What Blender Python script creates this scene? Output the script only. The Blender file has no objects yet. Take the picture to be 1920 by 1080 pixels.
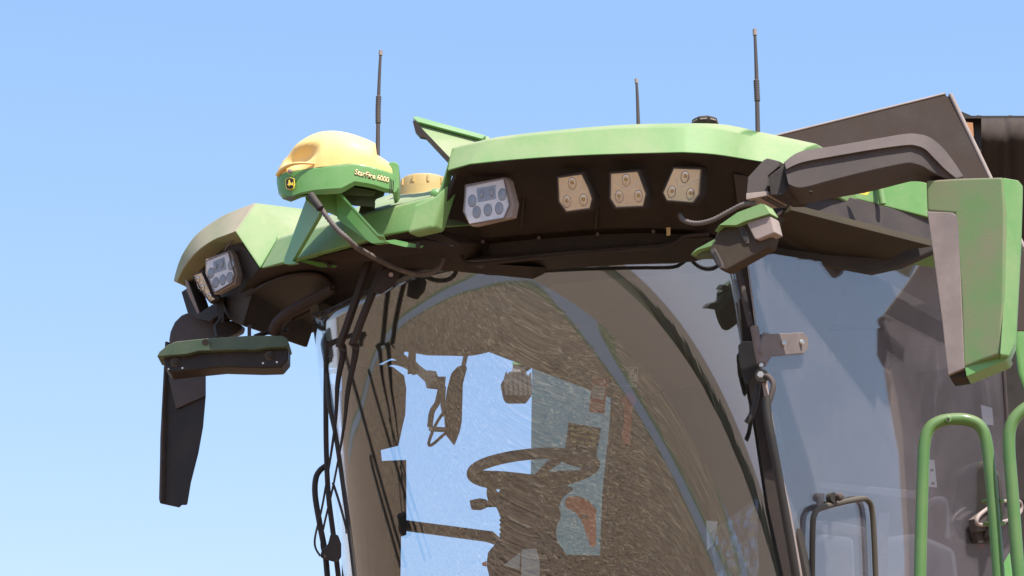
import bpy, bmesh, math, random
from mathutils import Vector, Matrix
R = math.radians
random.seed(7)
scene = bpy.context.scene

# ------------------------------------------------------------------ camera, sky, sun, exposure
CAM = Vector((0, 0, 1.6)); PITCH = 17.0; FPX = 4500.0
cd = bpy.data.cameras.new('camera'); cam = bpy.data.objects.new('camera', cd)
scene.collection.objects.link(cam); scene.camera = cam
cam.location = CAM; cam.rotation_euler = (R(90 + PITCH), 0, 0)
cd.sensor_width = 36; cd.lens = 36 * FPX / 1920; cd.clip_start = .05; cd.clip_end = 5000

SUN_EL, SUN_AZ = 57.0, 33.0         # azimuth: degrees to the right of straight behind the camera
world = bpy.data.worlds.new('World'); scene.world = world; world.use_nodes = True
wn = world.node_tree; bg = wn.nodes['Background']
sky = wn.nodes.new('ShaderNodeTexSky'); sky.sky_type = 'NISHITA'; sky.sun_disc = False
sky.sun_elevation = R(SUN_EL); sky.sun_rotation = R(180 - SUN_AZ)
sky.air_density = 1.0; sky.dust_density = .6; sky.ozone_density = 1.6; sky.altitude = 200
tone = wn.nodes.new('ShaderNodeVectorMath'); tone.operation = 'POWER'; tone.inputs[1].default_value = (.696, .49, .3)   # film-like shoulder
gain = wn.nodes.new('ShaderNodeVectorMath'); gain.operation = 'MULTIPLY'; gain.inputs[1].default_value = (1.2, 1.67, 2.78)
wn.links.new(sky.outputs[0], tone.inputs[0]); wn.links.new(tone.outputs[0], gain.inputs[0]); wn.links.new(gain.outputs[0], bg.inputs[0]); bg.inputs[1].default_value = 0.145
sd = bpy.data.lights.new('sun', 'SUN'); sun = bpy.data.objects.new('sun', sd)
scene.collection.objects.link(sun)
sd.energy = 4.2; sd.angle = R(.5); sd.color = (1, .95, .87)
sdir = Vector((math.sin(R(SUN_AZ)) * math.cos(R(SUN_EL)), -math.cos(R(SUN_AZ)) * math.cos(R(SUN_EL)), math.sin(R(SUN_EL))))
sun.rotation_euler = sdir.to_track_quat('Z', 'Y').to_euler(); sun.location = (4, -6, 12)
vs = scene.view_settings; vs.view_transform = 'Standard'; vs.look = 'None'; vs.exposure = 0.75; vs.gamma = 1
scene.render.engine = 'CYCLES'; scene.cycles.max_bounces = 10; scene.cycles.transparent_max_bounces = 24

# ------------------------------------------------------------------ measuring helpers
cp, sp = math.cos(R(PITCH)), math.sin(R(PITCH))
def ray(px, py):
    x = (px - 960) / FPX; y = (540 - py) / FPX
    return Vector((x, cp - y * sp, sp + y * cp))
def V(px, py, Y): d = ray(px, py); return CAM + d * (Y / d.y)
YAW = 35.0; cy_, sy_ = math.cos(R(YAW)), math.sin(R(YAW))
AX = Vector((cy_, -sy_, 0)); BX = Vector((sy_, cy_, 0)); ZX = Vector((0, 0, 1)); ORG = Vector((.76, 7.2, 0))
def W(a, b, z): return ORG + AX * a + BX * b + ZX * z
def hit(px, py, p0, n):
    d = ray(px, py); return CAM + d * ((p0 - CAM).dot(n) / d.dot(n))
def interp0(tab, x):
    for (x0, y0), (x1, y1) in zip(tab, tab[1:]):
        if x <= x1: return y0 + (y1 - y0) * (x - x0) / (x1 - x0)
    return tab[-1][1]
def PY(Y): return lambda x, y: V(x, y, Y)
def PA(a): return lambda x, y: hit(x, y, W(a, 0, 0), AX)
def PB(b): return lambda x, y: hit(x, y, W(0, b, 0), BX)
def PZ(z): return lambda x, y: hit(x, y, Vector((0, 0, z)), ZX)
def P3(*q):                                   # plane through three traced points
    a, b, c = [V(*i) for i in q]; n = (b - a).cross(c - a).normalized()
    return lambda x, y: hit(x, y, a, n)
def YL(x0, Y0, x1, Y1):                       # vertical sheet whose distance changes along the picture
    return lambda x, y: V(x, y, Y0 + (Y1 - Y0) * (x - x0) / (x1 - x0))

# ------------------------------------------------------------------ materials
MATS = {}
def base_mat(name):
    m = bpy.data.materials.new(name); m.use_nodes = True
    nt = m.node_tree; return m, nt, nt.nodes['Principled BSDF'], nt.nodes.new, nt.links.new
def mat(name, col, rough=.5, dust=0., dcol=(.40, .31, .245), scale=7., metal=0., bump=.15, coat=0., streak=False, up=.35, spec=.5, seed=0., patch=.5):
    m, nt, b, N, L = base_mat(name)
    tc = N('ShaderNodeTexCoord'); mp = N('ShaderNodeMapping'); L(tc.outputs['Object'], mp.inputs[0])
    mp.inputs['Location'].default_value = (seed, seed * .7, seed * 1.3)
    if streak: mp.inputs['Scale'].default_value = (1, 1, .3)
    n1 = N('ShaderNodeTexNoise'); n1.inputs['Scale'].default_value = scale; n1.inputs['Detail'].default_value = 9; n1.inputs['Roughness'].default_value = .62
    L(mp.outputs[0], n1.inputs[0])
    n2 = N('ShaderNodeTexNoise'); n2.inputs['Scale'].default_value = scale * 22; n2.inputs['Detail'].default_value = 4; L(mp.outputs[0], n2.inputs[0])
    mr = N('ShaderNodeMapRange'); L(n1.outputs[0], mr.inputs[0])
    mr.inputs[1].default_value = .5 - patch * .5; mr.inputs[2].default_value = .5 + patch * .5
    mr.inputs[3].default_value = max(0, dust - .28 * min(1, dust * 2)); mr.inputs[4].default_value = min(1, dust + .28 * min(1, dust * 2))
    ge = N('ShaderNodeNewGeometry'); sx = N('ShaderNodeSeparateXYZ'); L(ge.outputs['Normal'], sx.inputs[0])
    cl = N('ShaderNodeMath'); cl.operation = 'MAXIMUM'; L(sx.outputs[2], cl.inputs[0]); cl.inputs[1].default_value = 0
    mu = N('ShaderNodeMath'); mu.operation = 'MULTIPLY_ADD'; L(cl.outputs[0], mu.inputs[0]); mu.inputs[1].default_value = up if dust > 0 else 0; L(mr.outputs[0], mu.inputs[2])
    fm = N('ShaderNodeMath'); fm.operation = 'MULTIPLY_ADD'; L(n2.outputs[0], fm.inputs[0]); fm.inputs[1].default_value = .22 * min(1, dust * 2.5); L(mu.outputs[0], fm.inputs[2]); 
    s2 = N('ShaderNodeMath'); s2.operation = 'SUBTRACT'; s2.use_clamp = True; L(fm.outputs[0], s2.inputs[0]); s2.inputs[1].default_value = .11 * min(1, dust * 2.5)
    mx = N('ShaderNodeMix'); mx.data_type = 'RGBA'; L(s2.outputs[0], mx.inputs[0]); mx.inputs[6].default_value = (*col, 1); mx.inputs[7].default_value = (*dcol, 1)
    hv = N('ShaderNodeHueSaturation'); L(mx.outputs[2], hv.inputs['Color'])
    vr = N('ShaderNodeMapRange'); L(n1.outputs[0], vr.inputs[0]); vr.inputs[3].default_value = .86; vr.inputs[4].default_value = 1.14; L(vr.outputs[0], hv.inputs['Value'])
    L(hv.outputs[0], b.inputs['Base Color'])
    rr = N('ShaderNodeMapRange'); L(s2.outputs[0], rr.inputs[0]); rr.inputs[3].default_value = rough; rr.inputs[4].default_value = min(1, rough + .45); L(rr.outputs[0], b.inputs['Roughness'])
    b.inputs['Metallic'].default_value = metal; b.inputs['Specular IOR Level'].default_value = spec
    b.inputs['Coat Weight'].default_value = coat; b.inputs['Coat Roughness'].default_value = .12
    if bump:
        bp = N('ShaderNodeBump'); bp.inputs['Strength'].default_value = bump; bp.inputs['Distance'].default_value = .002
        L(n2.outputs[0], bp.inputs['Height']); L(bp.outputs[0], b.inputs['Normal'])
    MATS[name] = m; return m
def glass(name, r0=.05, tint=(.8, .85, .87), dust=.1, dcol=(.42, .36, .3), scale=3., fleck=0., smudge=0., fpow=5, gcol=(1, 1, 1)):
    m, nt, b, N, L = base_mat(name); nt.nodes.remove(b); out = nt.nodes['Material Output']
    ge = N('ShaderNodeNewGeometry'); dt = N('ShaderNodeVectorMath'); dt.operation = 'DOT_PRODUCT'; L(ge.outputs['Normal'], dt.inputs[0]); L(ge.outputs['Incoming'], dt.inputs[1])
    ab = N('ShaderNodeMath'); ab.operation = 'ABSOLUTE'; L(dt.outputs['Value'], ab.inputs[0])
    om = N('ShaderNodeMath'); om.operation = 'SUBTRACT'; om.inputs[0].default_value = 1; L(ab.outputs[0], om.inputs[1])
    pw = N('ShaderNodeMath'); pw.operation = 'POWER'; L(om.outputs[0], pw.inputs[0]); pw.inputs[1].default_value = fpow
    ma = N('ShaderNodeMath'); ma.operation = 'MULTIPLY_ADD'; L(pw.outputs[0], ma.inputs[0]); ma.inputs[1].default_value = 1 - r0; ma.inputs[2].default_value = r0
    tr = N('ShaderNodeBsdfTransparent'); tr.inputs[0].default_value = (*tint, 1)
    gl = N('ShaderNodeBsdfGlossy'); gl.inputs['Roughness'].default_value = .012; gl.inputs[0].default_value = (*gcol, 1)
    m1 = N('ShaderNodeMixShader'); L(ma.outputs[0], m1.inputs[0]); L(tr.outputs[0], m1.inputs[1]); L(gl.outputs[0], m1.inputs[2])
    tc = N('ShaderNodeTexCoord')
    n1 = N('ShaderNodeTexNoise'); n1.inputs['Scale'].default_value = scale; n1.inputs['Detail'].default_value = 8; n1.inputs['Roughness'].default_value = .6; L(tc.outputs['Object'], n1.inputs[0])
    n2 = N('ShaderNodeTexNoise'); n2.inputs['Scale'].default_value = 260; n2.inputs['Detail'].default_value = 2; L(tc.outputs['Object'], n2.inputs[0])
    mr = N('ShaderNodeMapRange'); L(n1.outputs[0], mr.inputs[0]); mr.inputs[1].default_value = .32; mr.inputs[2].default_value = .7; mr.inputs[3].default_value = dust * .55; mr.inputs[4].default_value = dust * 1.45
    m3 = N('ShaderNodeMapRange'); L(n2.outputs[0], m3.inputs[0]); m3.inputs[1].default_value = .45; m3.inputs[2].default_value = .75; m3.inputs[3].default_value = .85; m3.inputs[4].default_value = 1.0 + 2.0 * max(fleck, .25)
    mm = N('ShaderNodeMath'); mm.operation = 'MULTIPLY'; L(mr.outputs[0], mm.inputs[0]); L(m3.outputs[0], mm.inputs[1]); mm.use_clamp = True
    df = N('ShaderNodeBsdfDiffuse'); df.inputs[0].default_value = (*dcol, 1)
    if smudge:
        mp = N('ShaderNodeMapping'); mp.inputs['Scale'].default_value = (9, 9, 4); mp.inputs['Rotation'].default_value = (.4, .5, .2); L(tc.outputs['Object'], mp.inputs[0])
        n3 = N('ShaderNodeTexNoise'); n3.inputs['Scale'].default_value = 1.0; n3.inputs['Detail'].default_value = 10; n3.inputs['Roughness'].default_value = .72; n3.inputs['Distortion'].default_value = 1.6; L(mp.outputs[0], n3.inputs[0])
        r3 = N('ShaderNodeMapRange'); L(n3.outputs[0], r3.inputs[0]); r3.inputs[1].default_value = .56; r3.inputs[2].default_value = .72; r3.inputs[4].default_value = smudge
        a3 = N('ShaderNodeMath'); a3.operation = 'ADD'; L(mm.outputs[0], a3.inputs[0]); L(r3.outputs[0], a3.inputs[1]); mm = a3
    m2 = N('ShaderNodeMixShader'); L(mm.outputs[0], m2.inputs[0]); L(m1.outputs[0], m2.inputs[1]); L(df.outputs[0], m2.inputs[2])
    L(m2.outputs[0], out.inputs[0]); MATS[name] = m; return m

GREEN = mat('dusty_green_paint', (.055, .31, .045), .42, dust=.32, coat=.0, spec=.45, scale=3, dcol=(.44, .36, .26))
GREEN2 = mat('cleaner_green_paint', (.06, .30, .035), .3, dust=.24, dcol=(.40, .42, .30), coat=.15, spec=.3, scale=4)
GREEN3 = mat('worn_green_paint', (.09, .34, .065), .45, dust=.60, scale=8, dcol=(.25, .185, .14), patch=.5)
GREEN4 = mat('rail_green_paint', (.045, .18, .024), .4, dcol=(.22, .2, .1), dust=.24, coat=.3, scale=8)
GREEND = mat('dark_green_plastic', (.010, .06, .022), .5, dust=.15, scale=9)
DUSTG = mat('very_dusty_green_paint', (.11, .28, .07), .55, dust=.66, scale=3, dcol=(.40, .31, .24))
BLACK = mat('black_plastic', (.009, .007, .007), .5, spec=.3, dust=.10, scale=9, dcol=(.2, .14, .1))
UNDER = mat('dusty_brown_plastic', (.010, .008, .008), .6, spec=.35, dust=.32, scale=8, dcol=(.075, .046, .032))
GREYP = mat('dusty_grey_plastic', (.034, .028, .029), .6, dust=.34, scale=8, dcol=(.125, .095, .083), up=.8)
GREYL = mat('light_dusty_plastic', (.2, .165, .15), .65, dust=.5, scale=8, dcol=(.38, .30, .27))
TANK = mat('dusty_dark_steel', (.020, .012, .010), .6, dust=.45, scale=5, dcol=(.046, .027, .019), spec=.3)
TARP = mat('brown_tarpaulin', (.028, .016, .011), .7, dust=.3, scale=6, dcol=(.06, .04, .03), up=.6)
RUBBER = mat('black_rubber', (.01, .01, .01), .6, dust=.1, scale=10, dcol=(.15, .11, .08))
DUSTB = mat('brown_dusty_housing', (.03, .022, .016), .6, dust=.45, spec=.3, scale=8, dcol=(.085, .062, .042))
FRAMEM = mat('bronze_frame', (.05, .042, .03), .5, dust=.4, scale=8, dcol=(.12, .10, .07))
GREYM = mat('dusty_painted_steel', (.11, .095, .092), .55, dust=.5, scale=9, dcol=(.26, .21, .195))
OLIVE = mat('olive_dusty_plastic', (.02, .015, .008), .7, dust=.4, scale=6, dcol=(.062, .043, .022))
HOSE = mat('dusty_hose', (.025, .022, .023), .55, dust=.5, scale=14, dcol=(.2, .165, .15))
YELLOW = mat('yellow_plastic', (.84, .52, .12), .4, dust=.2, scale=3, coat=.1, dcol=(.84, .70, .42), up=.30)
YELLOWD = mat('dusty_yellow_plastic', (.65, .45, .13), .5, dust=.3, scale=8)
STEEL = mat('zinc_steel', (.6, .58, .54), .28, metal=.9, dust=.08, scale=12)
INTER = mat('cab_trim', (.022, .018, .016), .75, dust=.3, scale=9, dcol=(.07, .055, .042))
HEAD = mat('cab_headliner', (.11, .095, .075), .9, dust=.3, scale=6, dcol=(.16, .13, .095))
SEAT = mat('grey_seat_cloth', (.34, .37, .42), .9, dust=.2, scale=9)
CREAM = mat('cream_trim', (.55, .5, .4), .6, dust=.1, scale=6)
AMBER = mat('amber_plastic', (.42, .15, .02), .4, dust=.2, scale=8)
ORANGE = mat('orange_plastic', (.95, .20, .05), .4, dust=.06, scale=8)
RED = mat('red_plastic', (.75, .06, .03), .45, dust=.1, scale=8)
WHITE = mat('white_label', (.8, .8, .78), .6, dust=.04, scale=8)
PRINT = mat('black_print', (.015, .015, .015), .6, bump=0)
PRINTR = mat('red_print', (.55, .06, .04), .6, bump=0)
PRINTY = mat('yellow_print', (.85, .65, .08), .6, bump=0)
LETTER = mat('cream_lettering', (.9, .72, .38), .5, bump=0)
BROWNM = mat('brown_dusty_panel', (.24, .17, .12), .7, dust=.5, scale=2, dcol=(.42, .33, .24))
BROWND = mat('dark_brown_panel', (.10, .07, .05), .6, dust=.4, scale=2, dcol=(.2, .15, .1))
CARD = mat('black_card', (.02, .018, .012), .6, bump=0)
LENSW = mat('silvered_reflector', (.95, .92, .92), .4, metal=.0, dust=.1, scale=12)
LENSC = mat('cream_reflector', (.95, .86, .66), .3, dust=.12, scale=12, metal=.8, dcol=(.6, .48, .33))
BOWL = mat('led_bowl', (.9, .85, .75), .15, metal=.9, dust=.05)
BOWLD = mat('dark_led_bowl', (.30, .28, .28), .3, metal=.6, dust=.05)
LED = mat('yellow_led', (.42, .28, .11), .25, bump=0)
TEAL = glass('tinted_side_glass', .05, (.52, .57, .50), .13, (.30, .33, .27), 3)
WIND = glass('windscreen_glass', .145, (.84, .93, 1.0), .014, (.45, .38, .3), 5, fpow=2.8, gcol=(.95, .97, 1.0))
DOORG = glass('door_glass', .13, (.74, .76, .80), .11, (.40, .36, .39), 2.2, fleck=.3, smudge=.10)
LGLASS = glass('lamp_glass', .03, (.97, .97, .98), .08, (.5, .45, .4), 20)
CHROME = mat('mirror_glass', (.6, .62, .65), .04, metal=1, bump=0)

# ------------------------------------------------------------------ object helpers
def mk(name, verts, faces, m, parent=None, bevel=0, smooth=True, segs=2, recalc=True, label=None, angle=32, solid=0, wn_=True):
    me = bpy.data.meshes.new(name); c = Vector((0, 0, 0))
    for v in verts: c += Vector(v)
    c /= len(verts)
    bm = bmesh.new(); vv = [bm.verts.new(Vector(v) - c) for v in verts]
    for f in faces:
        try: bm.faces.new([vv[i] for i in f])
        except ValueError: pass
    if recalc: bmesh.ops.recalc_face_normals(bm, faces=bm.faces[:])
    if bevel:
        es = [e for e in bm.edges if len(e.link_faces) == 2 and e.calc_face_angle(0) > R(25)]
        bmesh.ops.bevel(bm, geom=es, offset=bevel, segments=segs, profile=.6, affect='EDGES', clamp_overlap=True)
    bm.to_mesh(me); bm.free(); me.materials.append(m)
    o = bpy.data.objects.new(name, me); scene.collection.objects.link(o); o.location = c
    if smooth:
        me.polygons.foreach_set('use_smooth', [True] * len(me.polygons)); me.set_sharp_from_angle(angle=R(angle))
        if wn_:
            w = o.modifiers.new('wn', 'WEIGHTED_NORMAL'); w.keep_sharp = True
    if solid:
        s = o.modifiers.new('thickness', 'SOLIDIFY'); s.thickness = solid; s.offset = 0
    if parent: adopt(o, parent)
    if label: o['label'] = label
    return o
WPOS = {}
def adopt(o, parent):
    w = WPOS.get(parent.name)
    if w is None: w = parent.matrix_parent_inverse_world if False else WL[parent.name]
    o.parent = parent; o.matrix_parent_inverse = Matrix.Translation(-w)
    WL[o.name] = o.location.copy()
WL = {}
def root(name, loc, label, cat, group=None):
    o = bpy.data.objects.new(name, None); scene.collection.objects.link(o); o.location = loc; o.empty_display_size = .2
    o['label'] = label; o['category'] = cat
    if group: o['group'] = group
    WL[o.name] = Vector(loc); return o
def _wl(o): WL.setdefault(o.name, o.location.copy()); return o
def part(*a, **k): return _wl(mk(*a, **k))
BACK = BX.copy()
def slab(name, pts, plane, ext, m, parent=None, **k):
    """polygon traced on a plane in space and given real thickness along ext"""
    f = [plane(x, y) for x, y in pts]; n = len(f)
    e = ext if isinstance(ext, Vector) else (f[0] - CAM).normalized() * ext
    vs_ = f + [p + e for p in f]
    fc = [tuple(range(n)), tuple(range(n, 2 * n))] + [(i, (i + 1) % n, (i + 1) % n + n, i + n) for i in range(n)]
    return part(name, vs_, fc, m, parent, **k)
def loft(name, rows, m, parent=None, closed=True, caps=True, **k):
    n = len(rows[0]); vs_ = [p for r in rows for p in r]; fc = []
    for i in range(len(rows) - 1):
        for j in range(n if closed else n - 1):
            a = i * n + j; b = i * n + (j + 1) % n; fc.append((a, b, b + n, a + n))
    if caps: fc += [tuple(range(n)), tuple(range((len(rows) - 1) * n, len(rows) * n))]
    return part(name, vs_, fc, m, parent, **k)
def catmull(p, k=8, closed=False):
    if len(p) < 3: return list(p)
    out = []; n = len(p)
    for i in range(n if closed else n - 1):
        g = lambda j: p[j % n] if closed else p[max(0, min(n - 1, j))]
        a, b, c, d = g(i - 1), g(i), g(i + 1), g(i + 2)
        for s in range(k):
            t = s / k
            out.append(.5 * ((2 * b) + (c - a) * t + (2 * a - 5 * b + 4 * c - d) * t * t + (3 * b - a - 3 * c + d) * t ** 3))
    if not closed: out.append(p[-1])
    return out
def tubegeo(path, r, seg=12, closed=False, rib=0, flat=None):
    rows = []; n = len(path); up = Vector((0, 0, 1)); prev = None
    for i, p in enumerate(path):
        if closed: t = (path[(i + 1) % n] - path[i - 1]).normalized()
        else: t = (path[min(n - 1, i + 1)] - path[max(0, i - 1)]).normalized()
        if prev is None:
            u = t.cross(up);  u = u if u.length > .05 else t.cross(Vector((1, 0, 0)))
        else: u = prev - t * prev.dot(t)
        u.normalize(); prev = u; v = t.cross(u)
        rr = r(i / (n - 1)) if callable(r) else r
        if rib: rr *= 1 + (rib if i % 2 else -rib)
        rows.append([p + (u * math.cos(q) + v * math.sin(q)) * rr for q in [2 * math.pi * j / seg for j in range(seg)]])
    return rows
def tube(name, path, r, m, parent=None, seg=12, smoothp=0, closed=False, rib=0, **k):
    if smoothp: path = catmull(path, smoothp, closed)
    rows = tubegeo(path, r, seg, closed, rib)
    if closed: rows.append(rows[0])
    k.setdefault('wn_', False); k.setdefault('angle', 50)
    return loft(name, rows, m, parent, caps=not closed, **k)
def resample(path, step):
    out = [path[0]]; acc = 0
    for i in range(1, len(path)):
        a, b = path[i - 1], path[i]; l = (b - a).length; d = step - acc
        while d <= l: out.append(a.lerp(b, d / l)); d += step
        acc = l - (d - step)
    return out
def hose(name, path, r, m, parent, step=.006, rib=.14):
    return tube(name, resample(catmull(path, 24), step), r, m, parent, rib=rib, seg=14, angle=80)
def disc(name, c, n, r, t, m, parent=None, seg=20, sx=1, up=ZX, bevel=0, dome=0):
    n = n.normalized(); u = up.cross(n).normalized(); v = n.cross(u)
    rows = []
    prof = [(1, -t), (1, 0)] if not dome else [(1, -t), (1, 0), (.85, dome * .6), (.5, dome * .92), (.12, dome)]
    for s, h in prof: rows.append([c + n * h + u * math.cos(q) * r * s * sx + v * math.sin(q) * r * s for q in [2 * math.pi * j / seg for j in range(seg)]])
    return loft(name, rows, m, parent, bevel=bevel)
def merge(name, parts, m, parent, **k):           # several vertex/face lists of one part
    vs_, fc = [], []
    for v, f in parts:
        o = len(vs_); vs_ += v; fc += [tuple(i + o for i in q) for q in f]
    return part(name, vs_, fc, m, parent, **k)
def boxgeo(c, u, v, w):
    vs_ = [c + u * i + v * j + w * k_ for i in (-.5, .5) for j in (-.5, .5) for k_ in (-.5, .5)]
    return vs_, [(0, 1, 3, 2), (4, 6, 7, 5), (0, 4, 5, 1), (2, 3, 7, 6), (0, 2, 6, 4), (1, 5, 7, 3)]
def text(name, s, p0, p1, h, m, parent, up=None, off=.003, ext=.0008, bold=0., onto=None):
    """lettering running from p0 to p1 (left end and right end of its baseline)"""
    cu = bpy.data.curves.new(name, 'FONT'); cu.body = s; cu.size = 1; cu.extrude = 0; cu.offset = bold
    o = bpy.data.objects.new(name, cu); scene.collection.objects.link(o)
    bpy.context.view_layer.update()
    me = bpy.data.meshes.new_from_object(o); bpy.data.objects.remove(o)
    xs = [v.co.x for v in me.vertices]; x0, x1 = min(xs), max(xs)
    X = (p1 - p0); wd = X.length; X = X.normalized(); up = (up or ZX); up = (up - X * up.dot(X)).normalized(); n = X.cross(up)
    if n.dot(CAM - p0) < 0: n = -n
    for v in me.vertices:
        v.co = p0 + X * ((v.co.x - x0) / (x1 - x0) * wd) + up * (v.co.y * h / .72) + n * off
    if onto:
        from mathutils.bvhtree import BVHTree
        tr_ = BVHTree.FromPolygons([v.co + WL[onto.name] for v in onto.data.vertices], [tuple(p.vertices) for p in onto.data.polygons])
        for v in me.vertices:
            d_ = (v.co - CAM).normalized(); h_ = tr_.ray_cast(CAM, d_)[0]
            if h_: v.co = h_ - d_ * off
    c = sum((v.co for v in me.vertices), Vector()) / len(me.vertices)
    for v in me.vertices: v.co -= c
    me.materials.append(m); ob = bpy.data.objects.new(name, me); scene.collection.objects.link(ob); ob.location = c
    sol = ob.modifiers.new('thickness', 'SOLIDIFY'); sol.thickness = ext
    _wl(ob); adopt(ob, parent); return ob

# ------------------------------------------------------------------ ground (seen mirrored in the windscreen)
def structure(name, verts, faces, m):
    o = mk(name, verts, faces, m, smooth=False, recalc=False); o['kind'] = 'structure'; return o
def field_mat(name, c1, c2, c3, s1, s2, stretch=(1, 1, 1)):
    m, nt, b, N, L = base_mat(name)
    tc = N('ShaderNodeTexCoord'); mp = N('ShaderNodeMapping'); mp.inputs['Scale'].default_value = stretch; L(tc.outputs['Object'], mp.inputs[0])
    a = N('ShaderNodeTexNoise'); a.inputs['Scale'].default_value = s1; a.inputs['Detail'].default_value = 6; L(mp.outputs[0], a.inputs[0])
    c = N('ShaderNodeTexNoise'); c.inputs['Scale'].default_value = s2; c.inputs['Detail'].default_value = 5; c.inputs['Roughness'].default_value = .7; L(mp.outputs[0], c.inputs[0])
    r1 = N('ShaderNodeValToRGB'); L(c.outputs[0], r1.inputs[0])
    e = r1.color_ramp.elements; e[0].position = .36; e[0].color = (*c1, 1); e[1].position = .66; e[1].color = (*c2, 1)
    mx = N('ShaderNodeMix'); mx.data_type = 'RGBA'; L(r1.outputs[0], mx.inputs[6]); mx.inputs[7].default_value = (*c3, 1)
    mr = N('ShaderNodeMapRange'); L(a.outputs[0], mr.inputs[0]); mr.inputs[1].default_value = .42; mr.inputs[2].default_value = .7; mr.inputs[4].default_value = .75; L(mr.outputs[0], mx.inputs[0])
    L(mx.outputs[2], b.inputs['Base Color']); b.inputs['Roughness'].default_value = .9
    bp = N('ShaderNodeBump'); bp.inputs['Strength'].default_value = .3; bp.inputs['Distance'].default_value = .01; L(c.outputs[0], bp.inputs['Height']); L(bp.outputs[0], b.inputs['Normal'])
    return m
FIELD = field_mat('straw_stubble', (.10, .058, .032), (.38, .235, .125), (.18, .108, .06), .4, 22)
ROADM = field_mat('grey_asphalt', (.16, .15, .155), (.22, .205, .21), (.19, .18, .185), .4, 60)
GRASS = field_mat('verge_grass', (.06, .07, .02), (.16, .16, .045), (.12, .12, .035), .8, 30)
S = 40000
structure('ground', [(-S, -S, 0), (S, -S, 0), (S, S, 0), (-S, S, 0)], [(0, 1, 2, 3)], FIELD)
ROAD_C = [(-60, 34), (-36, 16), (-22, 6), (-17.2, -1), (-14, -7), (-12.2, -12), (-11.6, -18), (-11.8, -25), (-13.2, -34), (-15, -42)]
def ribbon(name, pts, w0, w1, z, m):
    p = catmull([Vector((x, y, 0)) for x, y in pts], 10); vs_ = []; fc = []
    for i, q in enumerate(p):
        t = (p[min(i + 1, len(p) - 1)] - p[max(i - 1, 0)]).normalized(); n = Vector((t.y, -t.x, 0))
        k_ = .52 + .5 * min(1, max(0, q.length - 30) / 45); vs_ += [q + n * w0 * k_ + ZX * z, q + n * w1 * k_ + ZX * z]
        if i: fc.append((2 * i - 2, 2 * i - 1, 2 * i + 1, 2 * i))
    return structure(name, vs_, fc, m)
ROAD_D = [(p.x, p.y) for p in catmull([Vector((x, y, 0)) for x, y in ROAD_C], 8)]
ribbon('grass_verge', ROAD_C, -1.3, 1.7, .004, GRASS)
ribbon('road', ROAD_C, -.95, .95, .008, ROADM)
# standing straw tufts in front of the machine (mirrored in the windscreen)
vs_, fc = [], []
for k in range(170000):
    rr_ = 4 + 46 * random.random() ** 1.2; an = R(random.uniform(183, 285)); x, y = 1.5 + rr_ * math.cos(an), 6 + rr_ * math.sin(an)
    if math.hypot(x, y) < .8: continue
    sc_ = .5 + min(rr_, 15) / 17; h = random.uniform(.03, .09) * sc_; w = random.uniform(.006, .02) * sc_ * (1 if random.random() < .8 else 1.8); q = random.uniform(0, 3.14); u = Vector((math.cos(q), math.sin(q), 0)) * w
    l = Vector((random.gauss(0, .05), random.gauss(0, .05), h)); b_ = Vector((x, y, 0))
    if min((b_.x - p[0]) ** 2 + (b_.y - p[1]) ** 2 for p in ROAD_D) < .5: continue
    o = len(vs_); vs_ += [b_ - u, b_ + u, b_ + l + u * .3, b_ + l - u * .3]; fc.append((o, o + 1, o + 2, o + 3))
STRAW = field_mat('straw_stalks', (.32, .20, .11), (.82, .60, .38), (.48, .32, .185), 3, 8)
nt = STRAW.node_tree; pb_ = nt.nodes['Principled BSDF']; tl = nt.nodes.new('ShaderNodeBsdfTranslucent'); tl.inputs[0].default_value = (.75, .57, .38, 1)
mxs = nt.nodes.new('ShaderNodeMixShader'); mxs.inputs[0].default_value = .6; nt.links.new(pb_.outputs[0], mxs.inputs[1]); nt.links.new(tl.outputs[0], mxs.inputs[2]); nt.links.new(mxs.outputs[0], nt.nodes['Material Output'].inputs[0])
sw = mk('straw_stubble', vs_, fc, STRAW, smooth=False, recalc=False); sw['kind'] = 'stuff'; sw['label'] = 'dry straw stubble covering the field'; sw['category'] = 'stubble'
# distant hedge line that closes the horizon in the reflections
TREE = field_mat('hedge_leaves', (.13, .11, .06), (.30, .25, .14), (.22, .19, .10), .5, 4)
vs_, fc = [], []
for k in range(1400):
    an = R(random.uniform(150, 390)); d = random.uniform(190, 215); h = random.uniform(.15, .6); x, y = d * math.cos(an), d * math.sin(an)
    for j in range(3):
        q = random.uniform(0, 3.14); s = random.uniform(1.2, 2.6); u = Vector((math.cos(q), math.sin(q), random.uniform(-.5, .5))) * s; v = Vector((random.uniform(-.4, .4), random.uniform(-.4, .4), 1)) * s * .6
        c = Vector((x + random.uniform(-1, 1), y + random.uniform(-1, 1), h * random.uniform(.3, 1))); o = len(vs_)
        vs_ += [c - u - v, c + u - v * .6, c + u * .7 + v, c - u * .8 + v * .8]; fc.append((o, o + 1, o + 2, o + 3))
hd = mk('hedge', vs_, fc, TREE, smooth=False, recalc=False); hd['kind'] = 'stuff'; hd['label'] = 'low dark hedge along the far edge of the field'; hd['category'] = 'hedge'

# ------------------------------------------------------------------ the combine
CO = root('combine_harvester', W(-.8, .8, 0), 'dusty green combine harvester cab with roof lamps, wipers and wing mirrors against blue sky', 'combine harvester')

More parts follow.
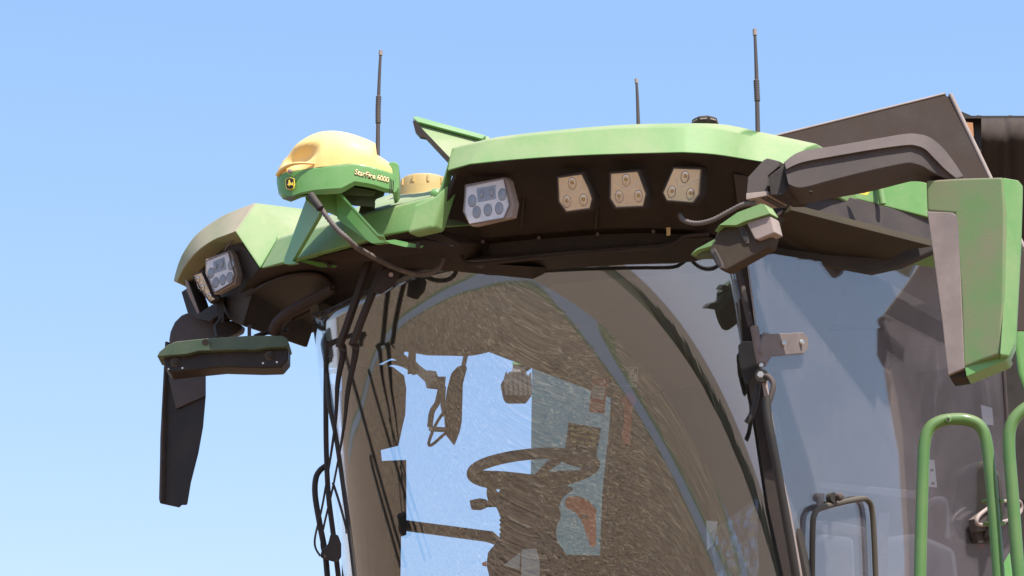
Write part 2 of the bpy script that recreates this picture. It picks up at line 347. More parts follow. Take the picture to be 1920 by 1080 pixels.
# ---- roof shell: raised hood over the lamps, right of centre
ZB = 4.10
def subdiv(pts, corners=(), k_=4):
    out = []
    for i in range(len(pts) - 1):
        g = [pts[max(0, min(len(pts) - 1, i + q))] for q in (-1, 0, 1, 2)]
        if i in corners: g[0] = g[1]
        if i + 1 in corners: g[3] = g[2]
        for j in range(k_):
            t = j / k_; out.append(tuple(.5 * (2 * g[1][c] + (g[2][c] - g[0][c]) * t + (2 * g[0][c] - 5 * g[1][c] + 4 * g[2][c] - g[3][c]) * t * t + (3 * g[1][c] - g[0][c] - 3 * g[2][c] + g[3][c]) * t ** 3) for c in range(len(pts[0]))))
    return out + [tuple(pts[-1])]
hb = [(838, 320), (880, 308), (960, 300), (1060, 293), (1160, 289), (1280, 286), (1340, 290), (1420, 302), (1472, 310)]
ht = [(846, 278), (912, 263), (985, 254), (1080, 245), (1170, 239), (1280, 237), (1345, 240), (1430, 258), (1515, 276)]
hb = subdiv(hb, (1, 5)); ht = subdiv(ht, (1, 5))
rows = []
for (x, y), (x2, y2) in zip(hb, ht):
    p = PZ(ZB)(x, y); q = V(x2, y2, p.y + .03 + (.05 if x > 1400 else 0))
    ib = p + BX * .03 - ZX * .004
    rows.append([ib, p, q, q + BX * .06 + ZX * .03, q + BX * 1.3 + ZX * .05, ib + BX * 1.3])
loft('roof_hood', rows, GREEN, CO, bevel=.006, segs=3)
# left cheek of the hood
slab('hood_cheek', [(848, 277), (838, 322), (812, 424), (801, 428), (818, 372), (832, 330)], YL(800, 7.0, 848, 6.96), BX * .03, GREEN, CO, bevel=.006)
# lamp recess (slopes back under the hood)
def recY(x): return 6.97 + (6.81 - 6.97) * (x - 838) / (1280 - 838)
RB_t = [(839, 320), (880, 308), (960, 299), (1060, 292), (1160, 288), (1280, 285), (1340, 289), (1420, 301), (1450, 306)]
RB_b = [(806, 428), (862, 452), (950, 443), (1060, 434), (1170, 428), (1282, 430), (1330, 440), (1400, 445), (1452, 440)]
RB_t = subdiv(RB_t, (1, 5)); RB_b = subdiv(RB_b, (1, 5))
rows = []
for (x, y), (x2, y2) in zip(RB_t, RB_b):
    t = PZ(ZB - .002)(x, y) + BX * .004; b = V(x2, y2, recY(min(x2, 1290)) + (.05 if x2 < 820 else .27) + max(0, x2 - 1290) * .0006)
    m_ = t + BX * (.13 if x > 850 else .02) - ZX * .012; m2 = m_.lerp(b, .6) + BX * (.03 if x > 850 else 0)
    rows.append([t, m_, m2, b, b + BX * .3, t + BX * .5])
loft('lamp_recess', rows, BLACK, CO, bevel=.008)
# lower lip beneath the recess
lt = [(800, 430), (862, 454), (950, 446), (1060, 436), (1170, 428), (1250, 426), (1290, 432), (1330, 432)]
lm = [(820, 470), (876, 488), (950, 483), (1060, 472), (1170, 464), (1245, 458), (1275, 448), (1330, 444)]
rows = []
for i, ((x, y), (x2, y2)) in enumerate(zip(lt, lm)):
    Y = 7.24 - .16 * (x - 838) / 442
    t = V(x, y, Y + .05); a = V(x2, y2, Y); b = V(x2 + 6, y2 + 7, Y + .03); rows.append([t, t.lerp(a, .6) + BX * .05, a, b, b + BX * .3, t + BX * .3])
loft('lower_lip', rows, BLACK, CO, bevel=.004)
tube('lip_edge', [V(x, y + 3, 7.23 - .16 * (x - 838) / 442) for x, y in [(858, 462), (868, 482), (885, 492), (950, 487), (1060, 476), (1170, 467), (1245, 461), (1270, 450), (1284, 440), (1330, 436)]], .006, UNDER, CO, smoothp=5)
for x, y, Y in ((1069, 312, 6.86), (1172, 306, 6.83), (1290, 302, 6.80)):
    disc('lamp_stay', V(x, y, Y + .05), Vector((0, -.5, -1)), .012, .03, BLACK, CO, bevel=.002)
for x in (985, 1125, 1230): tube('recess_rib', [V(x, 318, 7.0), V(x - 4, 380, 7.06), V(x - 8, 428, 7.12)], .006, BLACK, CO, smoothp=3, seg=8)
for x, y in ((905, 447), (1010, 440), (1120, 433), (1225, 428)): disc('lip_screw', V(x, y + 6, 7.22 - .16 * (x - 838) / 442), Vector((-.3, -1, -.4)), .006, .003, GREYP, CO, seg=8)
slab('roof_catch', [(1249, 427), (1257, 426), (1257, 441), (1250, 442)], PY(7.05), .02, YELLOWD, CO)

# ---- central deck that carries the receiver
db = [(488, 504), (536, 492), (620, 470), (720, 442), (770, 433), (812, 428)]
dt_ = [(520, 448), (552, 438), (622, 420), (682, 402), (750, 384), (814, 368)]
dq = [(540, 400), (600, 405), (640, 400), (700, 376), (760, 352), (830, 344)]
rows = []
for (x, y), (x2, y2), (x3, y3) in zip(db, dt_, dq):
    p = V(x, y, interp0([(488, 7.6), (536, 7.42), (620, 7.26), (720, 7.09), (812, 6.98)], x)); q = V(x2, y2, p.y + .05); r_ = V(x3, y3, p.y + .75)
    rows.append([p, q, r_, r_ + BX * .4 , p + BX * .5 + ZX * .16])
loft('roof_deck', rows, GREEN, CO, bevel=.01, segs=3)
# green return beside the cheek
slab('deck_return', [(776, 382), (816, 366), (838, 345), (812, 427), (762, 438)], YL(760, 6.97, 840, 6.965), BX * .06, GREEN, CO, bevel=.015, segs=4)
disc('deck_knob', V(816, 362, 7.1), Vector((-.2, -1, .25)), .016, .05, GREEN2, CO, dome=.01)
# round yellow filter cap on the deck
cc = V(795, 352, 7.55)
rows = [[cc + Vector((math.cos(q), math.sin(q), 0)) * r_ + ZX * h for q in [2 * math.pi * j / 48 for j in range(48)]] for r_, h in ((.086, -.06), (.086, -.012), (.079, -.010), (.079, .018), (.073, .026), (.03, .03))]
cap = loft('filter_cap', rows, YELLOWD, CO, angle=40)
for k_ in range(6):
    q = R(-150 + k_ * 36); mq = cc + Vector((math.cos(q), math.sin(q), 0)) * .079 + ZX * .006
    v_, f_ = boxgeo(mq, Vector((math.cos(q), math.sin(q), 0)) * .012, Vector((-math.sin(q), math.cos(q), 0)) * .008, ZX * .024); part('grip_rib', v_, f_, YELLOWD, cap, bevel=.002)
# opened service flap
slab('service_flap', [(775, 226), (782, 224), (912, 259), (925, 300), (845, 320), (842, 300), (801, 254), (790, 251), (783, 243)], P3((780, 226, 7.35), (912, 259, 7.2), (840, 300, 7.05)), Vector((.01, .02, .012)), GREEN, CO, bevel=.003)
slab('flap_rim', [(775, 225), (782, 223), (912, 259), (905, 265), (785, 233)], P3((780, 226, 7.345), (912, 259, 7.195), (840, 300, 7.045)), Vector((-.002, -.02, .002)), GREEN2, CO, bevel=.003)
slab('flap_seal', [(774, 226), (779, 226), (796, 246), (803, 253), (846, 298), (842, 304), (799, 258), (788, 256), (779, 246)], PY(7.0), Vector((0, .02, 0)), BLACK, CO)

# ---- left wing of the roof with its lamps
wing_o = [(325, 527), (333, 497), (345, 470), (370, 437), (410, 408), (440, 394), (478, 380)]
wing_i = [(331, 529), (342, 506), (357, 485), (376, 466), (400, 450), (420, 442), (441, 434)]
wing_o = subdiv(wing_o); wing_i = subdiv(wing_i)
rows = []
for i, ((x, y), (x2, y2)) in enumerate(zip(wing_o, wing_i)):
    t = i / 24; p = V(x, y, 8.25 - .42 * t); q = V(x2, y2, 8.18 - .48 * t)
    rows.append([q, p, p + Vector((.3, .5, -.02)), q + Vector((.3, .5, -.04))])
loft('roof_wing', rows, DUSTG, CO, bevel=.006, segs=3)
A1, A2, A3, A4, A5, A6 = V(478, 380, 7.82), V(441, 434, 7.70), V(487, 503, 7.62), V(519, 449, 7.66), V(575, 392, 7.95), V(560, 436, 7.6)
E = Vector((.12, .5, -.02))
part('roof_facet', [A1, A2, A3, A4, A5, A6] + [q + E for q in (A1, A2, A3, A4, A5, A6)],
     [(0, 1, 2, 3), (0, 3, 5, 4), (0, 6, 7, 1), (1, 7, 8, 2), (2, 8, 9, 3), (3, 9, 11, 5), (5, 11, 10, 4), (4, 10, 6, 0), (6, 10, 11, 9), (6, 9, 8, 7)], GREEN, CO, bevel=.008, segs=4)
slab('wing_recess', [(334, 528), (345, 507), (360, 486), (378, 468), (402, 451), (440, 437), (486, 503), (470, 560), (455, 611), (430, 600), (400, 560), (350, 540)], P3((334, 528, 8.28), (440, 437, 7.85), (455, 611, 7.95)), BX * .35, BLACK, CO, bevel=.01)
# ---- underside
slab('roof_underside', [(484, 503), (536, 494), (620, 471), (720, 443), (806, 430), (862, 456), (880, 492), (1000, 500), (1000, 540), (770, 560), (640, 590), (604, 620), (520, 627), (455, 612), (440, 560)], P3((484, 503, 7.62), (806, 430, 7.02), (604, 620, 8.2)), Vector((.06, .1, .03)), UNDER, CO, bevel=.006)
UP_ = P3((484, 503, 7.62), (806, 430, 7.02), (604, 620, 8.2))
ue = [(533 + 92 * math.cos(q) * .94 + 40 * math.sin(q) * .34, 561 - 92 * math.cos(q) * .34 + 40 * math.sin(q) * .94) for q in [2 * math.pi * j / 44 for j in range(44)]]
sr = slab('speaker_dark_disc', ue, lambda x, y: UP_(x, y) + Vector((0, -.03, -.012)), Vector((0, .01, .004)), BLACK, CO)  # flat black disc paints in the dark inside of an oval recess
tube('speaker_ring', [UP_(x, y) + Vector((0, -.032, -.013)) for x, y in ue], .007, UNDER, CO, closed=True, seg=10)
vent = catmull([V(516, 620, 7.8), V(524, 603, 7.76), V(546, 584, 7.7), V(582, 563, 7.64), V(626, 541, 7.56)], 8)
tube('air_duct', vent, lambda t: .024 - .006 * t, UNDER, CO, seg=12)
for s in (-1, 1): tube('duct_seam', [p + Vector((.004, -.021, -.006 + s * .007)) for p in vent], .0022, BLACK, CO, seg=6)
slab('bracket_foot', [(556, 488), (566, 486), (632, 498), (630, 502), (600, 501)], PY(7.45), .01, GREEN2, CO)
slab('bracket_foot', [(712, 452), (740, 449), (795, 461), (790, 465), (760, 463)], PY(7.05), .01, GREEN2, CO)
for x, y, Y in ((617, 499, 7.43), (784, 462, 7.03)): disc('foot_bolt', V(x, y, Y), Vector((0, -.5, -.8)), .008, .012, RUBBER, CO, seg=6)
slab('roof_plate', [(596, 482), (680, 462), (800, 450), (850, 462), (790, 475), (700, 490), (640, 494)], P3((596, 482, 7.4), (800, 450, 7.05), (700, 490, 7.25)), Vector((0, .01, .01)), TANK, CO, bevel=.002)
# ---- receiver
RX = root('gps_receiver', V(640, 375, 6.98), 'green satellite receiver with yellow dome standing on splayed green bracket above the cab roof', 'satellite receiver')
stx = [519, 522, 530, 545, 565, 590, 615, 640, 665, 690, 703, 706, 722, 738, 740]
top = [331, 318, 302, 287, 271, 259, 255, 257, 263, 272, 278, 301, 310, 322, 325]
sea = [331, 329, 325, 321, 318, 314, 311, 308, 307, 311, 314, 315, 320, 326, 327]
bot = [345, 362, 372, 377, 369, 364, 362, 361, 346, 350, 353, 354, 359, 362, 363]
hw = [.02, .045, .075, .10, .12, .13, .135, .135, .13, .125, .12, .12, .105, .09, .08]
RY = 6.98
def rcY(i): return RY + .03 * abs(stx[i] - 600) / 120 - (0.02 if i > 7 else 0)
domes, body = [], []
def fine(tab, step=5):
    out = []
    for i in range(len(tab) - 1):
        k_ = max(1, int((tab[i + 1][0] - tab[i][0]) / step))
        sharp = tab[i + 1][0] in (703, 706) or tab[i][0] == 706
        for j in range(k_):
            t = j / k_; g = [tab[max(0, min(len(tab) - 1, i + q))] for q in (-1, 0, 1, 2)]
            out.append([g[1][c] + (g[2][c] - g[1][c]) * t if sharp else .5 * (2 * g[1][c] + (g[2][c] - g[0][c]) * t + (2 * g[0][c] - 5 * g[1][c] + 4 * g[2][c] - g[3][c]) * t * t + (3 * g[1][c] - g[0][c] - 3 * g[2][c] + g[3][c]) * t ** 3) for c in range(5)])
    return out + [list(tab[-1])]
TAB = list(zip(stx, top, sea, bot, hw))
def sm(x): x = max(0, min(1, x)); return x * x * (3 - 2 * x)
for n_, tab in ((0, TAB), (1, fine(TAB))):
    for (x, t_, s__, b_, h_) in tab:
        Yf = RY + .03 * abs(x - 600) / 120 - .018 * sm((x - 590) / 80) + (.135 - h_) * .8; mid = Yf + h_
        zt = V(x, t_, mid).z; sf = V(x, s__, Yf)
        if n_:
            arch = []
            for j in range(33):
                q = math.pi * j / 32; e1 = abs(math.cos(q)) ** .72 * (1 if math.cos(q) > 0 else -1); e2 = math.sin(q) ** .72
                y = mid - h_ * e1; p = Vector((sf.x + (y - Yf) * sf.x / Yf, y, sf.z + (zt - sf.z) * e2))
                px_, py_ = 960 + FPX * p.x / (p.y * cp + (p.z - 1.6) * sp), 540 - FPX * (-p.y * sp + (p.z - 1.6) * cp) / (p.y * cp + (p.z - 1.6) * sp)
                u, v = ((px_ - 561) * .93 - (py_ - 290) * .36) / 34, ((px_ - 561) * .36 + (py_ - 290) * .93) / 14
                k_ = sm(1.35 - (u * u + v * v) ** .5)
                if j < 16: p += Vector((.006, .034, -.010)) * k_
                arch.append(p)
            domes.append(arch)
        else:
            bf = V(x, b_, Yf + .004); bk = V(x, b_ - 4, mid + h_); sb = Vector((sf.x * (mid + h_) / Yf, mid + h_, sf.z))
            body.append([sf, sf.lerp(bf, .1) + Vector((0, -.003, 0)), sf.lerp(bf, .85) + Vector((0, -.003, 0)), bf + Vector((0, .008, 0)), bk, sb])
dome = loft('dome', domes, YELLOW, RX, closed=True, angle=60, wn_=False)
hous = loft('housing', body, GREEN2, RX, bevel=.002, angle=38)
hollow = disc('hand_hollow', V(560, 291, RY + .035), Vector((-.35, -1, .42)), .045, .01, YELLOW, dome, sx=1.15, dome=.006) if False else None
tube('brow_ridge', [V(521, 328, RY + .09), V(530, 317, RY + .06), V(545, 309, RY + .025), V(563, 306, RY + .006), V(590, 307, RY + .003)], lambda t: .008 * (1 - t * .6), YELLOW, dome, smoothp=6)
# badge with a leaping deer, seal screw, lettering
bn = Vector((-.55, -.85, -.05))
slab('badge', [(535, 336), (543, 332), (551, 334), (552, 345), (550, 353), (543, 356), (536, 353), (535, 345)], YL(534, RY + .037, 552, RY + .018), Vector((.002, .006, 0)), PRINTY, hous)
slab('badge_field', [(536.5, 337), (543, 333.5), (549.8, 335.5), (550.5, 345), (548.8, 352), (543, 354.3), (537.3, 352), (536.5, 345)], YL(534, RY + .0345, 552, RY + .0155), Vector((.001, .002, 0)), PRINT, hous)
deer = [(538.5, 346.5), (540, 344.5), (541, 341), (540.2, 338), (541.5, 338.5), (542.5, 336.5), (542.8, 339.5), (543.8, 341), (544.5, 343.5), (547.5, 343.2), (549, 341), (549, 344), (549.6, 348), (547.5, 346.8), (544, 347), (541.5, 350), (541.6, 347.2), (540, 347.2)]
slab('leaping_deer', deer, YL(534, RY + .0325, 552, RY + .0135), Vector((.001, .0012, 0)), PRINTY, hous)
disc('seal_screw', V(543, 321, RY + .02), bn, .0075, .006, GREYL, hous, dome=.003)
for w_, x0, y0, Y0, x1, y1, Y1 in (('StarFire', 664.5, 327, 6.9755, 703, 336.5, 6.9925), ('6000', 706.5, 337.5, 6.9940, 728.5, 343, 7.0160)):
    text('lettering_outline', w_, V(x0 - .3, y0 + .2, Y0), V(x1 + .5, y1 + .2, Y1), .0185, PRINT, hous, off=.0012, bold=.06, ext=.0003, onto=hous)  # dark printed outline round the cream letters
    text('lettering', w_, V(x0, y0, Y0), V(x1, y1, Y1), .0178, LETTER, hous, off=.0022, bold=.025, ext=.0003, onto=hous)
slab('end_plate', [(727, 306), (735, 302), (744, 304), (748, 309), (748, 352), (744, 360), (737, 363), (733, 340)], PY(7.03), Vector((0, .10, 0)), GREEN2, RX, bevel=.006, segs=3)
for k_ in range(3): tube('vent_slot', [V(732 + 3 * k_, 335 + 2 * k_, 6.99), V(730.5 + 3 * k_, 363 - k_, 6.99)], .0016, BLACK, RX, seg=6)
slab('latch_base', [(632, 360), (650, 346), (722, 358), (720, 368), (704, 374), (702, 388), (664, 386), (640, 378)], PY(7.1), .14, GREEND, RX, bevel=.006)
slab('latch_plate', [(640, 357), (650, 347), (706, 359), (700, 368), (650, 366)], PY(7.06), .05, GREEND, RX, bevel=.003)
slab('nose_hollow', [(531, 372), (545, 376), (556, 367), (585, 362), (600, 364), (560, 366)], PY(7.0), .1, BLACK, RX)
slab('bracket_leg', [(574, 372), (602, 366), (600, 395), (597, 405), (548, 489), (556, 493), (540, 496), (532, 494), (533, 484)], YL(532, 7.37, 600, 7.08), Vector((.01, .012, 0)), GREEN2, RX, bevel=.002)
slab('bracket_plate', [(572, 366), (648, 362), (650, 380), (640, 408), (616, 397), (602, 400), (573, 374)], PY(7.08), Vector((0, .012, 0)), GREEN2, RX, bevel=.002)
slab('bracket_leg', [(630, 363), (638, 368), (711, 449), (722, 451), (720, 455), (700, 457), (694, 455), (645, 421), (632, 410)], YL(630, 7.06, 722, 6.96), Vector((.014, .014, 0)), GREEN2, RX, bevel=.002)
slab('bracket_flange', [(630, 362), (634, 361), (713, 447), (723, 449), (723, 452), (711, 450)], YL(630, 7.05, 722, 6.95), Vector((-.004, -.03, .004)), GREEN2, RX, bevel=.001)
slab('bracket_riser', [(676, 385), (704, 380), (702, 396), (690, 402), (672, 400)], PY(7.2), .03, GREEND, RX)
hose('receiver_cable', [V(583, 368, 7.0), V(598, 386, 6.98), V(612, 405, 6.97), V(632, 430, 6.96), V(650, 446, 6.96), V(668, 463, 7.0), V(690, 476, 7.10), V(735, 500, 7.22), V(775, 513, 7.26), V(806, 512, 7.26), V(826, 498, 7.26), V(832, 470, 7.26)], .0078, HOSE, CO)
tube('cable_sleeve', [V(583, 366, 6.98), V(592, 379, 6.965), V(601, 391, 6.96)], .0125, RUBBER, RX, smoothp=4)
# ---- antennas
def antenna(pts, Y, r0, ribs):
    path = [V(x, y, Y) for x, y in pts]; L_ = catmull(path, 10)
    o = tube('radio_antenna', L_, lambda t: r0 * (.55 + .45 * t), GREYP, CO, seg=10)
    if ribs:
        q = resample(catmull([V(*p, Y) for p in ribs], 10), .004)
        tube('spring_coil', q, r0 * 1.12, GREYP, o, rib=.15, seg=12, angle=80)
    tube('tip', [path[0], path[0].lerp(path[1], .25)], r0 * .85, GREYL, o, seg=8)
antenna([(714, 95), (712, 130), (710, 180), (709, 230), (708, 304)], 7.25, .0075, [(710, 180), (709, 205), (709, 234)])
antenna([(1193, 148), (1195, 180), (1197, 240)], 7.5, .0068, None)
antenna([(1415, 55), (1417, 100), (1419, 160), (1421, 256)], 7.7, .0085, [(1418, 150), (1419, 170), (1420, 192)])
slab('beacon_mount', [(1306, 236), (1344, 236), (1352, 244), (1300, 243)], PY(7.05), .07, GREEN, CO, bevel=.004)
c0 = V(1322, 236, 7.08)
rows = [[c0 + Vector((math.cos(q + .2), math.sin(q + .2), 0)) * r_ + ZX * h for q in [2 * math.pi * j / 8 for j in range(8)]] for r_, h in ((.036, -.005), (.042, .004), (.043, .016), (.036, .022))]
bc = loft('beacon_socket', rows, BLACK, CO, bevel=.0015)
for k_ in range(8):
    q = .2 + 2 * math.pi * (k_ + .5) / 8; u = Vector((math.cos(q), math.sin(q), 0)); v_, f_ = boxgeo(c0 + u * .0395 + ZX * .0095, u * .004, Vector((-u.y, u.x, 0)) * .022, ZX * .004); part('socket_slot', v_, f_, GREYL, bc)

# ---- work lamps
def lamp(outline, inner, Y, kind, leds, rect=None, tilt=(0, 0), depth=.032, r=(7, 10.5), plane=None):
    pl = plane or PY(Y)
    sh = lambda pts, k_: [(x, y) for x, y in pts]
    h = slab('work_lamp', outline, pl, BX * depth + ZX * .006, GREYL if kind != 'c' else BLACK, CO, bevel=.004, segs=3)
    cx = sum(p[0] for p in inner) / len(inner); cyy = sum(p[1] for p in inner) / len(inner)
    n = (pl(cx, cyy) - pl(cx + 10, cyy)).cross(pl(cx, cyy) - pl(cx, cyy + 10)).normalized()
    if n.dot(CAM - pl(cx, cyy)) < 0: n = -n
    pr = lambda off: (lambda x, y: pl(x, y) + n * off)
    slab('reflector', inner, pr(.001), n * -.006, LENSW if kind == 'w' else LENSC, h)
    for x, y in leds:
        c = pl(x, y) + n * .0025; rx = (pl(x + r[0], y) - pl(x, y)).length; ry = (pl(x, y + r[1]) - pl(x, y)).length
        disc('bowl_rim', c - n * .0006, n, ry * 1.14, .001, GREYM, h, sx=rx / ry)
        b = disc('led_bowl', c, n, ry, .001, BOWLD if kind == 'w' else BOWL, h, sx=rx / ry, dome=.0015)
        if kind != 'w': disc('led', c + n * .003 + ZX * .003, n, ry * .36, .001, LED, h, dome=.001)
    tube('bezel', [pr(.004)(x, y) for x, y in inner], .0026, GREYM if kind == 'w' else GREYP, h, closed=True, seg=8)
    if rect:
        slab('projector', rect, pr(.0022), n * -.001, BOWLD, h)
        (x0, y0), (x1, y1), (x2, y2), (x3, y3) = rect
        for t in (.25, .8):
            cx_ = x0 + (x1 - x0) * t; c_y = (y0 + y3) / 2 + (y1 - y0) * t; disc('projector_lens', pl(cx_, c_y) + n * .004, n, .014, .001, BOWLD, h, sx=.5, dome=.004)
    if kind == 'c':
        xm = sum(p[0] for p in leds) / 3; ys = sorted(leds, key=lambda p: p[1]); y0 = ys[0][1] + 15
        ln = [(inner[0][0] + 6, y0 - 12), (xm - 8, y0 + 2), (xm + 8, y0 + 2), (inner[1][0] + (0 if inner[1][0] > xm else 0), y0 - 14)]
        tube('reflector_ridge', [pl(*q) + n * .002 for q in ln], .0013, WHITE, h, seg=6)
    slab('lens', inner, pr(.008), n * -.003, LGLASS, h)
    return h
lamp([(871, 346), (945, 332), (952, 338), (963, 382), (958, 408), (884, 425), (868, 399)], [(874, 350), (945, 335.5), (956, 385), (945, 410), (881, 420.5), (870, 397)], 6.97, 'w',
     [(885.5, 377), (942, 365), (894, 398), (915, 394), (936, 391)], [(894, 354), (929, 347), (930, 373), (896, 380)], plane=YL(868, 6.96, 963, 6.93))['label'] = 'white six-element work lamp at the left end of the recess'
lamp([(1042, 330), (1094, 321), (1108, 350), (1116, 370), (1110, 394), (1060, 401), (1045, 380)], [(1046, 333), (1091, 326), (1104, 352), (1111, 372), (1106, 391), (1062, 397), (1048, 378)], 6.93, 'c', [(1073, 344), (1063, 378), (1094, 375)], plane=P3((1042, 360, 6.90), (1116, 360, 6.89), (1042, 420, 6.936)))
lamp([(1141, 322), (1200, 317), (1217, 362), (1210, 391), (1152, 393), (1140, 373)], [(1145, 325), (1196, 321), (1212, 363), (1206, 387), (1155, 389), (1144, 372)], 6.9, 'c', [(1174, 338), (1161, 369), (1197, 368)], plane=P3((1140, 355, 6.87), (1217, 355, 6.86), (1140, 415, 6.906)))
lamp([(1260, 312), (1312, 312), (1318, 318), (1315, 365), (1300, 384), (1247, 380), (1239, 362)], [(1262, 315), (1314, 317), (1311, 364), (1298, 380), (1249, 376), (1242, 361)], 6.9, 'c', [(1284, 332), (1259, 360), (1294, 364)], plane=P3((1239, 348, 6.84), (1318, 348, 6.88), (1239, 408, 6.876)))
lamp([(385, 486), (430, 469), (436, 478), (444, 515), (440, 533), (402, 553), (386, 515)], [(388, 489), (429, 472.5), (441, 516), (437, 530), (404, 549), (388, 513)], 7.85, 'w', [(396, 512), (434, 497), (405, 530), (418, 525), (431, 520)], [(400, 491), (421, 482), (425, 505), (403, 513)], r=(5.5, 9), plane=YL(385, 7.9, 444, 7.84))['label'] = 'white six-element work lamp under the left roof corner'
lamp([(360, 516), (381, 506), (386, 520), (403, 555), (411, 558), (410, 562), (395, 570), (384, 556)], [(363, 517), (380, 510), (400, 556), (406, 561), (395, 566), (385, 553)], 7.97, 'c', [(371, 524), (380, 540), (393, 556)], r=(4, 6), plane=P3((360, 540, 8.02), (411, 540, 7.95), (360, 600, 8.056)))
slab('side_lamp', [(339, 547), (350, 540), (347, 525), (355, 530), (374, 586), (395, 572), (410, 562), (412, 590), (392, 603), (370, 598), (351, 587)], YL(339, 8.2, 412, 8.05), BX * .07, BLACK, CO, bevel=.006, label='black work lamp facing away at the left roof corner')
sl = slab('side_lens', [(347, 524), (352, 527), (374, 585), (371, 590), (350, 545)], PY(8.06), .012, GREYL, CO, bevel=.002)
slab('lamp_bracket', [(405, 565), (420, 556), (420, 604), (410, 604)], PY(8.0), .03, RUBBER, CO)
tube('lamp_cable', [V(421, 470, 7.88), V(432, 455, 7.83), V(437, 448, 7.82)], .004, HOSE, CO, smoothp=4)
# ---- right hand structure
slab('side_strip', [(1375, 325), (1405, 330), (1399, 384), (1383, 388)], P3((1375, 325, 6.9), (1405, 330, 6.93), (1385, 385, 7.0)), BX * .03, GREYP, CO, bevel=.003)
slab('hinge_housing', [(1402, 332), (1431, 300), (1438, 296), (1462, 302), (1460, 312), (1439, 330), (1440, 362), (1438, 371), (1399, 370)], PY(6.78), BX * .12, GREYP, CO, bevel=.004)
slab('hinge_foot', [(1399, 362), (1440, 358), (1441, 366), (1399, 374)], PY(6.775), BX * .12, GREYL, CO, bevel=.002)
slab('hinge_knuckle', [(1441, 330), (1470, 308), (1500, 300), (1505, 305), (1505, 340), (1500, 350), (1476, 357), (1468, 366), (1444, 366)], PY(6.76), BX * .14, BLACK, CO, bevel=.006)
slab('side_green_panel', [(1400, 290), (1515, 276), (1600, 300), (1700, 330), (1745, 345), (1760, 412), (1690, 394), (1580, 366), (1480, 340), (1430, 320)], YL(1400, 7.0, 1740, 7.45), BX * .06 + AX * -.05, GREEN, CO, bevel=.006)
tube('panel_rib', [V(1646, 330, 7.3), V(1655, 383, 7.3)], .011, GREEN, CO, seg=12)
pb = slab('diamond_badge', [(1598, 356), (1610, 350), (1634, 347), (1637, 352), (1626, 366), (1606, 363)], PY(7.2), .004, PRINTY, CO, bevel=.001)
slab('badge_mark', [(1612, 353), (1627, 350), (1624, 357), (1617, 358)], PY(7.196), .003, PRINT, pb)
slab('side_gutter', [(1440, 372), (1470, 362), (1500, 366), (1580, 366), (1700, 397), (1762, 412), (1762, 462), (1600, 415), (1484, 392), (1452, 408), (1448, 440)], YL(1440, 7.0, 1760, 7.5), BX * .05, GREYP, CO, bevel=.004)
slab('door_jamb_top', [(1438, 365), (1462, 362), (1455, 408), (1450, 470), (1436, 470)], PY(7.04), .05, BLACK, CO)
tube('gutter_edge', [V(x, y, 6.995 + (x - 1440) * .00155) for x, y in [(1452, 406), (1468, 396), (1484, 391), (1520, 399), (1600, 420), (1680, 442), (1742, 459)]], .005, GREYL, CO, smoothp=5)
slab('side_underside', [(1450, 410), (1484, 394), (1600, 424), (1750, 462), (1700, 470), (1640, 500), (1560, 494), (1448, 466)], P3((1484, 394, 7.0), (1750, 462, 7.45), (1448, 466, 7.3)), Vector((0, .02, .03)), OLIVE, CO, bevel=.004)
slab('door_header', [(1395, 468), (1450, 462), (1560, 478), (1640, 482), (1760, 440), (1760, 465), (1680, 500), (1625, 512), (1560, 500), (1490, 486), (1400, 486)], YL(1395, 7.16, 1760, 7.65), BX * .04, INTER, CO, bevel=.006, segs=3)
# mirror arm
st = [((1470, 304), (1474, 317), (1478, 345), (1482, 360)), ((1500, 284), (1504, 304), (1502, 352), (1510, 372)), ((1560, 274), (1562, 293), (1558, 338), (1560, 363)), ((1630, 262), (1632, 281), (1630, 320), (1632, 350)),
      ((1695, 251), (1697, 272), (1697, 306), (1700, 333)), ((1722, 251), (1718, 273), (1715, 307), (1716, 330)), ((1745, 258), (1735, 280), (1730, 312), (1733, 331)), ((1768, 277), (1752, 297), (1745, 321), (1752, 336)), ((1790, 305), (1773, 318), (1762, 330), (1770, 338)), ((1807, 331), (1793, 334), (1778, 337), (1780, 340))]
st = [tuple((v[2 * q], v[2 * q + 1]) for q in range(4)) for v in subdiv([tuple(c for p in r_ for c in p) for r_ in st])]
rows = []
for i, (a, b, c, d) in enumerate(st):
    Y = 6.72 + .003 * i; A, B_, C_, D_ = V(*a, Y + .05), V(*b, Y), V(*c, Y + .014), V(*d, Y + .06)
    rows.append([A, B_, B_ + Vector((0, .014, -.003)), C_, D_, D_ + Vector((0, .05, .0)), A + Vector((0, .05, 0))])
loft('mirror_arm', rows, GREYP, CO, bevel=.003, segs=3, angle=40)
disc('arm_screw', V(1520, 362, 6.75), Vector((0, -.7, -.7)), .006, .004, RUBBER, CO)
